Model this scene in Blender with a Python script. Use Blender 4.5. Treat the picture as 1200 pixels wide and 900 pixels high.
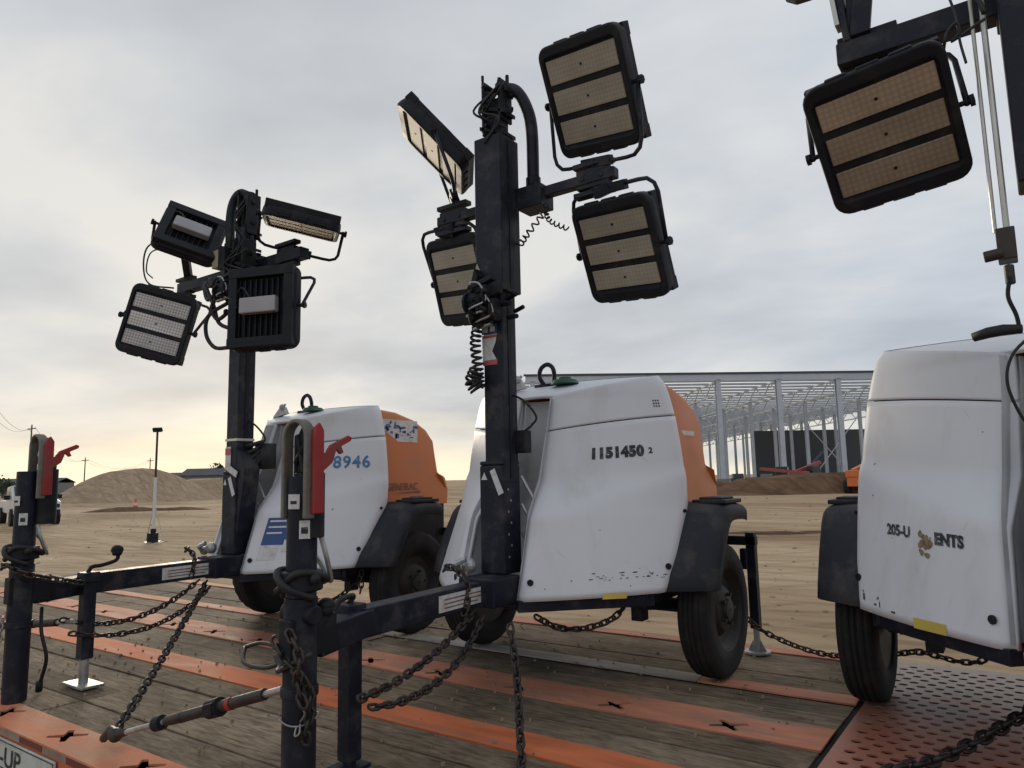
import bpy, bmesh, math, random
from mathutils import Vector, Matrix, noise
from math import sin, cos, pi, radians
random.seed(7)
S = bpy.context.scene
for o in list(bpy.data.objects): bpy.data.objects.remove(o)
COL = S.collection

# ------------------------------------------------------------------ camera
cd = bpy.data.cameras.new("camera"); cam = bpy.data.objects.new("camera", cd); COL.objects.link(cam); S.camera = cam
cd.sensor_fit = 'HORIZONTAL'; cd.sensor_width = 36.0; cd.lens = 36.0*850/1200; cd.clip_start = 0.05; cd.clip_end = 4000
PITCH, ROLL, YAW = radians(7.4), radians(1.2), radians(35.5)
fw = Vector((-sin(YAW)*cos(PITCH), cos(YAW)*cos(PITCH), sin(PITCH)))
rt = Vector((cos(YAW), sin(YAW), 0)); up = rt.cross(fw)
rt2 = rt*cos(ROLL)-up*sin(ROLL); up2 = up*cos(ROLL)+rt*sin(ROLL)
cam.matrix_world = Matrix(((rt2.x, up2.x, -fw.x, 0), (rt2.y, up2.y, -fw.y, 0), (rt2.z, up2.z, -fw.z, 0.97), (0, 0, 0, 1)))
GZ = -0.95      # ground level; the trailer deck is z = 0
# ------------------------------------------------------------------ world and sun
SUN_EL, SUN_AZ = radians(10), radians(150)     # azimuth: counter-clockwise from +X
sd = Vector((cos(SUN_AZ)*cos(SUN_EL), sin(SUN_AZ)*cos(SUN_EL), sin(SUN_EL)))
W = bpy.data.worlds.new("World"); S.world = W; W.use_nodes = True
nt = W.node_tree; nt.nodes.clear()
def N(t, **k):
    n = nt.nodes.new(t)
    for a, b in k.items(): setattr(n, a, b)
    return n
L_ = nt.links.new
out = N('ShaderNodeOutputWorld'); bg = N('ShaderNodeBackground'); L_(bg.outputs[0], out.inputs[0]); bg.inputs[1].default_value = 0.1
sky = N('ShaderNodeTexSky', sky_type='NISHITA', sun_disc=False); sky.sun_elevation = SUN_EL; sky.sun_rotation = pi/2-SUN_AZ
tc = N('ShaderNodeTexCoord'); sep = N('ShaderNodeSeparateXYZ'); L_(tc.outputs['Generated'], sep.inputs[0])
# cloud layer: project the view direction on a flat layer so that clouds shrink towards the horizon
zc = N('ShaderNodeMath', operation='MAXIMUM'); L_(sep.outputs[2], zc.inputs[0]); zc.inputs[1].default_value = 0.0
za = N('ShaderNodeMath', operation='ADD'); L_(zc.outputs[0], za.inputs[0]); za.inputs[1].default_value = 0.16
dv = N('ShaderNodeVectorMath', operation='DIVIDE'); L_(tc.outputs['Generated'], dv.inputs[0]); cmb = N('ShaderNodeCombineXYZ')
for i in range(3): L_(za.outputs[0], cmb.inputs[i])
L_(cmb.outputs[0], dv.inputs[1])
mp = N('ShaderNodeMapping'); mp.inputs['Rotation'].default_value = (0, 0, radians(-35)); mp.inputs['Scale'].default_value = (0.8, 1.0, 0.8); mp.inputs['Location'].default_value = (3.1, 1.7, 0.4)
L_(dv.outputs[0], mp.inputs[0])
n1 = N('ShaderNodeTexNoise'); n1.inputs['Scale'].default_value = 0.95; n1.inputs['Detail'].default_value = 8; n1.inputs['Roughness'].default_value = 0.52; n1.inputs['Distortion'].default_value = 0.15
L_(mp.outputs[0], n1.inputs['Vector'])
r1 = N('ShaderNodeValToRGB'); L_(n1.outputs[0], r1.inputs[0])
e = r1.color_ramp.elements; e[0].position = 0.36; e[0].color = (0.405, 0.44, 0.495, 1); e[1].position = 0.64; e[1].color = (0.63, 0.645, 0.66, 1)
m = e.new(0.52); m.color = (0.51, 0.545, 0.595, 1)
# warm glow low over the horizon, stronger towards the hidden sun
dt = N('ShaderNodeVectorMath', operation='DOT_PRODUCT'); L_(tc.outputs['Generated'], dt.inputs[0]); dt.inputs[1].default_value = (cos(SUN_AZ), sin(SUN_AZ), 0.0)
gm = N('ShaderNodeMapRange'); L_(dt.outputs['Value'], gm.inputs[0]); gm.inputs[1].default_value = -0.4; gm.inputs[2].default_value = 1.1; gm.inputs[3].default_value = 0.2; gm.inputs[4].default_value = 0.95
n2 = N('ShaderNodeTexNoise'); n2.inputs['Scale'].default_value = 3.0; n2.inputs['Detail'].default_value = 6
mp2 = N('ShaderNodeMapping'); mp2.inputs['Scale'].default_value = (1, 1, 7.0); L_(tc.outputs['Generated'], mp2.inputs[0]); L_(mp2.outputs[0], n2.inputs['Vector'])
nz = N('ShaderNodeMath', operation='MULTIPLY_ADD'); L_(n2.outputs[0], nz.inputs[0]); nz.inputs[1].default_value = 0.17; nz.inputs[2].default_value = -0.085
el = N('ShaderNodeMath', operation='ADD'); L_(sep.outputs[2], el.inputs[0]); L_(nz.outputs[0], el.inputs[1])
hz = N('ShaderNodeMapRange', interpolation_type='SMOOTHSTEP'); L_(el.outputs[0], hz.inputs[0]); hz.inputs[1].default_value = 0.115; hz.inputs[2].default_value = -0.01; hz.inputs[3].default_value = 0.0; hz.inputs[4].default_value = 1.0
gl = N('ShaderNodeMath', operation='MULTIPLY'); L_(hz.outputs[0], gl.inputs[0]); L_(gm.outputs[0], gl.inputs[1])
mx = N('ShaderNodeMixRGB'); L_(gl.outputs[0], mx.inputs[0]); L_(r1.outputs[0], mx.inputs[1]); mx.inputs[2].default_value = (0.88, 0.82, 0.65, 1)
# the cloud deck is a little creamier on the sun's side
cr = N('ShaderNodeMapRange'); L_(dt.outputs['Value'], cr.inputs[0]); cr.inputs[1].default_value = 0.55; cr.inputs[2].default_value = 1.0; cr.inputs[3].default_value = 0.0; cr.inputs[4].default_value = 0.95
mx2 = N('ShaderNodeMixRGB', blend_type='MULTIPLY'); L_(cr.outputs[0], mx2.inputs[0]); L_(mx.outputs[0], mx2.inputs[1]); mx2.inputs[2].default_value = (1.07, 1.02, 0.94, 1)
sc = N('ShaderNodeMixRGB', blend_type='MULTIPLY'); sc.inputs[0].default_value = 1; L_(mx2.outputs[0], sc.inputs[1]); sc.inputs[2].default_value = (11.6, 11.6, 11.6, 1)
fin = N('ShaderNodeMixRGB'); fin.inputs[0].default_value = 0.96; L_(sky.outputs[0], fin.inputs[1]); L_(sc.outputs[0], fin.inputs[2]); L_(fin.outputs[0], bg.inputs[0])
sl = bpy.data.lights.new("sun", 'SUN'); sl.energy = 1.3; sl.angle = radians(14); sl.color = (1, 0.86, 0.66)
so = bpy.data.objects.new("sun", sl); COL.objects.link(so); so.rotation_euler = sd.to_track_quat('Z', 'Y').to_euler()
S.view_settings.view_transform = 'Standard'; S.view_settings.look = 'None'; S.view_settings.exposure = 0.04; S.view_settings.gamma = 1.0

# ------------------------------------------------------------------ materials
def mat(name, c, rough=0.6, metal=0.0, var=0.15, scale=6.0, dirt=None, damt=0.0, dscale=2.5, bump=0.0, bscale=60.0, stretch=None, spec=0.5, dlo=0.5, dhi=0.72):
    M = bpy.data.materials.new(name); M.use_nodes = True; t = M.node_tree; b = t.nodes['Principled BSDF']
    b.inputs['Roughness'].default_value = rough; b.inputs['Metallic'].default_value = metal; b.inputs['Specular IOR Level'].default_value = spec
    tcn = t.nodes.new('ShaderNodeTexCoord'); co = tcn.outputs['Object']
    if stretch:
        mpn = t.nodes.new('ShaderNodeMapping'); mpn.inputs['Scale'].default_value = stretch; t.links.new(co, mpn.inputs[0]); co = mpn.outputs[0]
    ns = t.nodes.new('ShaderNodeTexNoise'); ns.inputs['Scale'].default_value = scale; ns.inputs['Detail'].default_value = 6; t.links.new(co, ns.inputs['Vector'])
    rp = t.nodes.new('ShaderNodeValToRGB'); t.links.new(ns.outputs[0], rp.inputs[0])
    rp.color_ramp.elements[0].position = 0.3; rp.color_ramp.elements[1].position = 0.7
    rp.color_ramp.elements[0].color = (*[x*(1-var) for x in c], 1); rp.color_ramp.elements[1].color = (*[min(1, x*(1+var)) for x in c], 1)
    colo = rp.outputs[0]
    if dirt:
        n2 = t.nodes.new('ShaderNodeTexNoise'); n2.inputs['Scale'].default_value = dscale; n2.inputs['Detail'].default_value = 9; n2.inputs['Roughness'].default_value = 0.65; t.links.new(co, n2.inputs['Vector'])
        mr = t.nodes.new('ShaderNodeMapRange'); t.links.new(n2.outputs[0], mr.inputs[0]); mr.inputs[1].default_value = dlo; mr.inputs[2].default_value = dhi; mr.inputs[4].default_value = damt
        mm = t.nodes.new('ShaderNodeMixRGB'); t.links.new(mr.outputs[0], mm.inputs[0]); t.links.new(colo, mm.inputs[1]); mm.inputs[2].default_value = (*dirt, 1); colo = mm.outputs[0]
    t.links.new(colo, b.inputs['Base Color'])
    rr = t.nodes.new('ShaderNodeMapRange'); t.links.new(ns.outputs[0], rr.inputs[0]); rr.inputs[1].default_value = 0.3; rr.inputs[2].default_value = 0.7; rr.inputs[3].default_value = max(0.05, rough-0.08); rr.inputs[4].default_value = min(1, rough+0.1); t.links.new(rr.outputs[0], b.inputs['Roughness'])
    if bump:
        n3 = t.nodes.new('ShaderNodeTexNoise'); n3.inputs['Scale'].default_value = bscale; n3.inputs['Detail'].default_value = 5; t.links.new(co, n3.inputs['Vector'])
        bp = t.nodes.new('ShaderNodeBump'); bp.inputs['Strength'].default_value = bump; bp.inputs['Distance'].default_value = 0.01; t.links.new(n3.outputs[0], bp.inputs['Height']); t.links.new(bp.outputs[0], b.inputs['Normal'])
    return M
M = {}
M['white'] = mat('body white', (0.66, 0.675, 0.705), 0.45, var=0.04, scale=3, dirt=(0.36, 0.31, 0.25), damt=0.38, dscale=5, stretch=(1, 1, 0.35), dlo=0.54, dhi=0.82, bump=0.05, bscale=14)
M['inner'] = mat('recess shaded white', (0.50, 0.515, 0.54), 0.5, var=0.06, dirt=(0.2, 0.17, 0.14), damt=0.5)  # the body's white plastic, darkened: the recess shade is in this colour
M['orange'] = mat('hood orange', (0.56, 0.165, 0.042), 0.5, var=0.06, dirt=(0.36, 0.2, 0.12), damt=0.6, dscale=6)
M['blk'] = mat('black steel paint', (0.012, 0.0155, 0.027), 0.5, var=0.25, scale=9, dirt=(0.12, 0.10, 0.08), damt=0.6, dscale=9, dlo=0.5, dhi=0.78, bump=0.12, bscale=90, spec=0.25)
M['blk2'] = mat('black plastic', (0.012, 0.0135, 0.019), 0.55, var=0.2, dirt=(0.08, 0.07, 0.06), damt=0.35, dscale=8, bump=0.08, spec=0.22)
M['fender'] = mat('fender plastic', (0.022, 0.026, 0.034), 0.6, var=0.12, dirt=(0.13, 0.11, 0.09), damt=0.5, dscale=6, bump=0.1, spec=0.25)
M['tyre'] = mat('tyre rubber', (0.011, 0.011, 0.012), 0.85, var=0.2, dirt=(0.05, 0.042, 0.035), damt=0.45, dscale=9, bump=0.3, bscale=120)
M['rim'] = mat('rim grey', (0.04, 0.04, 0.04), 0.55, metal=0.4, var=0.2, dirt=(0.09, 0.06, 0.04), damt=0.6)
M['galv'] = mat('galvanised steel', (0.42, 0.43, 0.43), 0.45, metal=0.65, var=0.2, scale=14, dirt=(0.20, 0.13, 0.08), damt=0.6, dscale=8, bump=0.1)
M['rust'] = mat('rusty chain', (0.05, 0.046, 0.045), 0.5, metal=0.6, var=0.4, scale=25, dirt=(0.12, 0.055, 0.03), damt=0.75, dscale=14, dlo=0.5, dhi=0.68, bump=0.2)
M['tan'] = mat('cast coupler', (0.20, 0.19, 0.165), 0.6, metal=0.3, var=0.2, scale=14, dirt=(0.10, 0.07, 0.05), damt=0.7, dscale=9, bump=0.2)
M['red'] = mat('red paint', (0.33, 0.02, 0.02), 0.55, var=0.25, dirt=(0.13, 0.06, 0.05), damt=0.8, dscale=12, bump=0.08)
M['rubber'] = mat('cable rubber', (0.012, 0.012, 0.014), 0.6, var=0.2)
M['silver'] = mat('aluminium', (0.55, 0.54, 0.50), 0.35, metal=0.7, var=0.15, dirt=(0.3, 0.25, 0.2), damt=0.4)
M['driver'] = mat('driver box', (0.33, 0.32, 0.33), 0.5, metal=0.2, var=0.15)
M['yelbox'] = mat('junction box', (0.34, 0.30, 0.19), 0.6, var=0.2, dirt=(0.2, 0.15, 0.1), damt=0.5, dscale=20)
M['sticker'] = mat('sticker white', (0.62, 0.62, 0.62), 0.5, var=0.08, scale=30, dirt=(0.3, 0.28, 0.25), damt=0.6, dscale=25)
M['stred'] = mat('sticker red', (0.42, 0.10, 0.10), 0.5, var=0.2)
M['stblue'] = mat('sticker blue', (0.03, 0.07, 0.22), 0.5, var=0.15)
M['yellow'] = mat('sticker yellow', (0.55, 0.40, 0.06), 0.5, var=0.15, dirt=(0.3, 0.25, 0.15), damt=0.5, dscale=20)
M['ink'] = mat('black ink', (0.02, 0.02, 0.025), 0.6, dirt=(0.35, 0.35, 0.36), damt=0.6, dscale=40)
M['inkblue'] = mat('blue stencil', (0.045, 0.17, 0.36), 0.6, dirt=(0.5, 0.55, 0.6), damt=0.7, dscale=40)
M['inkfade'] = mat('faded ink', (0.16, 0.09, 0.07), 0.6, dirt=(0.5, 0.2, 0.08), damt=0.8, dscale=30)
M['green'] = mat('green cap', (0.03, 0.09, 0.06), 0.5)
M['glue'] = mat('glue residue', (0.22, 0.16, 0.09), 0.8, var=0.5, scale=60)
M['steelbld'] = mat('grey structural steel', (0.46, 0.51, 0.57), 0.5, metal=0.2, var=0.1, scale=1.0)
M['roofsheet'] = mat('roof sheet', (0.70, 0.73, 0.77), 0.6, var=0.12, scale=0.3, stretch=(1, 6, 1))
M['darkpanel'] = mat('dark cladding', (0.055, 0.06, 0.07), 0.6, var=0.1, scale=0.4)
M['carwhite'] = mat('car white', (0.6, 0.6, 0.6), 0.35, var=0.03, dirt=(0.3, 0.24, 0.17), damt=0.6)
M['glass'] = mat('dark glass', (0.02, 0.025, 0.03), 0.12, var=0.05)
M['cone'] = mat('cone orange', (0.75, 0.12, 0.03), 0.6)
M['wood'] = mat('pole wood', (0.12, 0.09, 0.065), 0.85)
M['leaf'] = mat('foliage', (0.05, 0.07, 0.035), 0.8, var=0.4, scale=3)
M['bld'] = mat('grey shed', (0.20, 0.20, 0.20), 0.8)
M['brown'] = mat('rail wood', (0.17, 0.12, 0.08), 0.8)
M['scratch'] = mat('scratched plastic', (0.42, 0.41, 0.41), .7, var=.2)
M['wirem'] = mat('wire', (0.32, 0.31, 0.29), 0.4, metal=0.6)
# LED lens: a grid of small domes behind a clear cover
def ledmat(name, c1, c2):
    Mm = bpy.data.materials.new(name); Mm.use_nodes = True; t = Mm.node_tree; b = t.nodes['Principled BSDF']
    tcn = t.nodes.new('ShaderNodeTexCoord'); mpn = t.nodes.new('ShaderNodeMapping'); mpn.inputs['Scale'].default_value = (52, 52, 0.0); t.links.new(tcn.outputs['Object'], mpn.inputs[0])
    vo = t.nodes.new('ShaderNodeTexVoronoi'); vo.inputs['Scale'].default_value = 1.0; vo.inputs['Randomness'].default_value = 0.0; t.links.new(mpn.outputs[0], vo.inputs['Vector'])
    rp = t.nodes.new('ShaderNodeValToRGB'); t.links.new(vo.outputs['Distance'], rp.inputs[0]); rp.color_ramp.elements[0].position = 0.22; rp.color_ramp.elements[1].position = 0.5
    rp.color_ramp.elements[0].color = (*c1, 1); rp.color_ramp.elements[1].color = (*c2, 1); b.inputs['Specular IOR Level'].default_value = 0.12
    ns = t.nodes.new('ShaderNodeTexNoise'); ns.inputs['Scale'].default_value = 6; ns.inputs['Detail'].default_value = 4; t.links.new(tcn.outputs['Object'], ns.inputs['Vector'])
    mm = t.nodes.new('ShaderNodeMixRGB'); mm.blend_type = 'MULTIPLY'; mm.inputs[0].default_value = 0.5; t.links.new(rp.outputs[0], mm.inputs[1]); t.links.new(ns.outputs[0], mm.inputs[2])
    oi = t.nodes.new('ShaderNodeObjectInfo'); om = t.nodes.new('ShaderNodeMapRange'); om.inputs[3].default_value = 0.82; om.inputs[4].default_value = 1.2; t.links.new(oi.outputs['Random'], om.inputs[0]); os_ = t.nodes.new('ShaderNodeVectorMath'); os_.operation = 'SCALE'; t.links.new(mm.outputs[0], os_.inputs[0]); t.links.new(om.outputs[0], os_.inputs['Scale'])
    t.links.new(os_.outputs[0], b.inputs['Base Color']); b.inputs['Roughness'].default_value = 0.55
    b.inputs['Coat Weight'].default_value = 0.0; b.inputs['Coat Roughness'].default_value = 0.15
    bp = t.nodes.new('ShaderNodeBump'); bp.inputs['Strength'].default_value = 0.3; bp.inputs['Distance'].default_value = 0.002; bp.invert = True; t.links.new(vo.outputs['Distance'], bp.inputs['Height']); t.links.new(bp.outputs[0], b.inputs['Normal'])
    return Mm
M['led'] = ledmat('led lens yellow', (0.50, 0.46, 0.38), (0.43, 0.39, 0.32))
M['ledw'] = ledmat('led lens pale', (0.95, 0.93, 0.92), (0.52, 0.50, 0.49))
M['ledo'] = ledmat('led lens amber', (0.50, 0.405, 0.305), (0.41, 0.325, 0.24))
# timber: long grain, dark cracks, board to board change
def timber():
    Mm = bpy.data.materials.new('weathered deck timber'); Mm.use_nodes = True; t = Mm.node_tree; b = t.nodes['Principled BSDF']; n = t.nodes.new; l = t.links.new
    tcn = n('ShaderNodeTexCoord'); at = n('ShaderNodeAttribute'); at.attribute_name = 'board'
    ad = n('ShaderNodeVectorMath'); ad.operation = 'ADD'; l(tcn.outputs['Object'], ad.inputs[0])
    cb = n('ShaderNodeCombineXYZ'); ml = n('ShaderNodeMath'); ml.operation = 'MULTIPLY'; ml.inputs[1].default_value = 13.0; l(at.outputs['Fac'], ml.inputs[0]); l(ml.outputs[0], cb.inputs[0]); l(cb.outputs[0], ad.inputs[1])
    m1 = n('ShaderNodeMapping'); m1.inputs['Scale'].default_value = (4.5, 34, 10); l(ad.outputs[0], m1.inputs[0])
    g = n('ShaderNodeTexNoise'); g.inputs['Scale'].default_value = 1.6; g.inputs['Detail'].default_value = 8; g.inputs['Roughness'].default_value = 0.65; g.inputs['Distortion'].default_value = 0.6; l(m1.outputs[0], g.inputs['Vector'])
    r = n('ShaderNodeValToRGB'); l(g.outputs[0], r.inputs[0]); e = r.color_ramp.elements
    e[0].position = 0.28; e[0].color = (0.05, 0.037, 0.025, 1); e[1].position = 0.74; e[1].color = (0.36, 0.285, 0.20, 1); k = e.new(0.45); k.color = (0.185, 0.138, 0.092, 1)
    p = n('ShaderNodeTexNoise'); p.inputs['Scale'].default_value = 1.7; p.inputs['Detail'].default_value = 6; l(tcn.outputs['Object'], p.inputs['Vector'])
    pr = n('ShaderNodeMapRange'); l(p.outputs[0], pr.inputs[0]); pr.inputs[1].default_value = 0.35; pr.inputs[2].default_value = 0.68; pr.inputs[3].default_value = 0.55; pr.inputs[4].default_value = 1.25
    br = n('ShaderNodeMapRange'); l(at.outputs['Fac'], br.inputs[0]); br.inputs[3].default_value = 0.7; br.inputs[4].default_value = 1.2
    mu = n('ShaderNodeMath'); mu.operation = 'MULTIPLY'; l(pr.outputs[0], mu.inputs[0]); l(br.outputs[0], mu.inputs[1])
    mm = n('ShaderNodeVectorMath'); mm.operation = 'SCALE'; l(r.outputs[0], mm.inputs[0]); l(mu.outputs[0], mm.inputs['Scale'])
    # a few traces of rubbed orange paint and pale dust
    d = n('ShaderNodeTexNoise'); d.inputs['Scale'].default_value = 5; d.inputs['Detail'].default_value = 9; d.inputs['Roughness'].default_value = 0.7; l(tcn.outputs['Object'], d.inputs['Vector'])
    dr = n('ShaderNodeMapRange'); l(d.outputs[0], dr.inputs[0]); dr.inputs[1].default_value = 0.53; dr.inputs[2].default_value = 0.72; dr.inputs[4].default_value = 0.7
    mx = n('ShaderNodeMixRGB'); l(dr.outputs[0], mx.inputs[0]); l(mm.outputs[0], mx.inputs[1]); mx.inputs[2].default_value = (0.33, 0.24, 0.17, 1); l(mx.outputs[0], b.inputs['Base Color'])
    b.inputs['Roughness'].default_value = 0.88; b.inputs['Specular IOR Level'].default_value = 0.15
    bp = n('ShaderNodeBump'); bp.inputs['Strength'].default_value = 0.55; bp.inputs['Distance'].default_value = 0.006; l(g.outputs[0], bp.inputs['Height']); l(bp.outputs[0], b.inputs['Normal'])
    return Mm
M['timber'] = timber()
def wornpaint(name, c, under, lo, hi, scale=4.0, stretch=(0.6, 2.5, 1), rough=0.75):
    Mm = mat(name, c, rough, var=0.22, scale=5, dirt=under, damt=0.95, dscale=scale, stretch=stretch, dlo=lo, dhi=hi, bump=0.25, bscale=70, spec=0.25)
    return Mm
M['orail'] = wornpaint('worn orange paint', (0.60, 0.165, 0.065), (0.27, 0.19, 0.15), 0.56, 0.75)
M['opale'] = wornpaint('faded orange paint', (0.53, 0.21, 0.125), (0.26, 0.20, 0.15), 0.50, 0.68)
M['osalmon'] = wornpaint('edge rail paint', (0.62, 0.22, 0.11), (0.46, 0.30, 0.20), 0.48, 0.72, scale=3)
M['wstrip'] = wornpaint('bare strip', (0.40, 0.36, 0.33), (0.20, 0.16, 0.13), 0.5, 0.7)
M['dark'] = mat('dark void', (0.008, 0.007, 0.007), 0.9, var=0.1)
# perforated plate: orange that has worn off to bare grey steel away from the front edge
def perf():
    Mm = bpy.data.materials.new('perforated plate paint'); Mm.use_nodes = True; t = Mm.node_tree; b = t.nodes['Principled BSDF']; n = t.nodes.new; l = t.links.new
    tcn = n('ShaderNodeTexCoord'); sp = n('ShaderNodeSeparateXYZ'); l(tcn.outputs['Object'], sp.inputs[0])
    ns = n('ShaderNodeTexNoise'); ns.inputs['Scale'].default_value = 3.5; ns.inputs['Detail'].default_value = 8; l(tcn.outputs['Object'], ns.inputs['Vector'])
    a = n('ShaderNodeMath'); a.operation = 'MULTIPLY_ADD'; l(ns.outputs[0], a.inputs[0]); a.inputs[1].default_value = 1.6; l(sp.outputs[1], a.inputs[2])
    mr = n('ShaderNodeMapRange'); l(a.outputs[0], mr.inputs[0]); mr.inputs[1].default_value = 3.95; mr.inputs[2].default_value = 4.6
    f = n('ShaderNodeTexNoise'); f.inputs['Scale'].default_value = 30; f.inputs['Detail'].default_value = 5; l(tcn.outputs['Object'], f.inputs['Vector'])
    c1 = n('ShaderNodeMixRGB'); l(f.outputs[0], c1.inputs[0]); c1.inputs[1].default_value = (0.36, 0.10, 0.055, 1); c1.inputs[2].default_value = (0.44, 0.19, 0.12, 1)
    c2 = n('ShaderNodeMixRGB'); l(f.outputs[0], c2.inputs[0]); c2.inputs[1].default_value = (0.20, 0.14, 0.115, 1); c2.inputs[2].default_value = (0.40, 0.33, 0.28, 1)
    mx = n('ShaderNodeMixRGB'); l(mr.outputs[0], mx.inputs[0]); l(c1.outputs[0], mx.inputs[1]); l(c2.outputs[0], mx.inputs[2]); l(mx.outputs[0], b.inputs['Base Color'])
    b.inputs['Roughness'].default_value = 0.5; b.inputs['Metallic'].default_value = 0.15
    return Mm
M['perf'] = perf()
def dirtmat(name, c1, c2, c3):
    Mm = bpy.data.materials.new(name); Mm.use_nodes = True; t = Mm.node_tree; b = t.nodes['Principled BSDF']; n = t.nodes.new; l = t.links.new
    tcn = n('ShaderNodeTexCoord'); m1 = n('ShaderNodeMapping'); m1.inputs['Rotation'].default_value = (0, 0, radians(-38)); m1.inputs['Scale'].default_value = (0.07, 0.18, 0.1); l(tcn.outputs['Object'], m1.inputs[0])
    g = n('ShaderNodeTexNoise'); g.inputs['Scale'].default_value = 1.0; g.inputs['Detail'].default_value = 10; g.inputs['Roughness'].default_value = 0.62; g.inputs['Distortion'].default_value = 0.8; l(m1.outputs[0], g.inputs['Vector'])
    r = n('ShaderNodeValToRGB'); l(g.outputs[0], r.inputs[0]); e = r.color_ramp.elements
    e[0].position = 0.36; e[0].color = (*c1, 1); e[1].position = 0.64; e[1].color = (*c3, 1); k = e.new(0.5); k.color = (*c2, 1)
    m2 = n('ShaderNodeMapping'); m2.inputs['Rotation'].default_value = (0, 0, radians(-28)); m2.inputs['Scale'].default_value = (0.3, 2.2, 1); l(tcn.outputs['Object'], m2.inputs[0])
    f = n('ShaderNodeTexNoise'); f.inputs['Scale'].default_value = 1.4; f.inputs['Detail'].default_value = 9; f.inputs['Roughness'].default_value = 0.7; l(m2.outputs[0], f.inputs['Vector'])
    tracks = []
    for (ang, sc_, lo_) in ((-20, .30, .86), (-52, .22, .90), (8, .16, .92)):
        m3 = n('ShaderNodeMapping'); m3.inputs['Rotation'].default_value = (0, 0, radians(ang)); l(tcn.outputs['Object'], m3.inputs[0])
        wv = n('ShaderNodeTexWave'); wv.bands_direction = 'Y'; wv.inputs['Scale'].default_value = sc_; wv.inputs['Distortion'].default_value = 3.5; wv.inputs['Detail'].default_value = 3; wv.inputs['Detail Scale'].default_value = .35; l(m3.outputs[0], wv.inputs['Vector'])
        wr = n('ShaderNodeMapRange'); l(wv.outputs[1], wr.inputs[0]); wr.inputs[1].default_value = lo_; wr.inputs[2].default_value = 1.0; tracks.append(wr)
    tk = n('ShaderNodeMath'); tk.operation = 'MAXIMUM'; l(tracks[0].outputs[0], tk.inputs[0]); l(tracks[1].outputs[0], tk.inputs[1]); tk2 = n('ShaderNodeMath'); tk2.operation = 'MAXIMUM'; l(tk.outputs[0], tk2.inputs[0]); l(tracks[2].outputs[0], tk2.inputs[1])
    fs = n('ShaderNodeMath'); fs.operation = 'MULTIPLY_ADD'; l(tk2.outputs[0], fs.inputs[0]); fs.inputs[1].default_value = -0.13; l(f.outputs[0], fs.inputs[2]); f = fs
    fr = n('ShaderNodeMapRange'); l(f.outputs[0], fr.inputs[0]); fr.inputs[1].default_value = 0.3; fr.inputs[2].default_value = 0.7; fr.inputs[3].default_value = 0.72; fr.inputs[4].default_value = 1.2
    mm = n('ShaderNodeVectorMath'); mm.operation = 'SCALE'; l(r.outputs[0], mm.inputs[0]); l(fr.outputs[0], mm.inputs['Scale']); l(mm.outputs[0], b.inputs['Base Color']); b.inputs['Roughness'].default_value = 0.95; b.inputs['Specular IOR Level'].default_value = 0.1
    bp = n('ShaderNodeBump'); bp.inputs['Strength'].default_value = 0.9; bp.inputs['Distance'].default_value = 0.12; l(f.outputs[0], bp.inputs['Height']); l(bp.outputs[0], b.inputs['Normal'])
    return Mm
M['ground'] = dirtmat('site dirt', (0.31, 0.21, 0.125), (0.46, 0.335, 0.21), (0.57, 0.435, 0.285))
M['mound'] = dirtmat('heaped dirt', (0.38, 0.275, 0.18), (0.42, 0.305, 0.205), (0.46, 0.34, 0.235))
M['berm'] = dirtmat('dark soil', (0.11, 0.065, 0.04), (0.17, 0.105, 0.065), (0.24, 0.155, 0.10))

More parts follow.
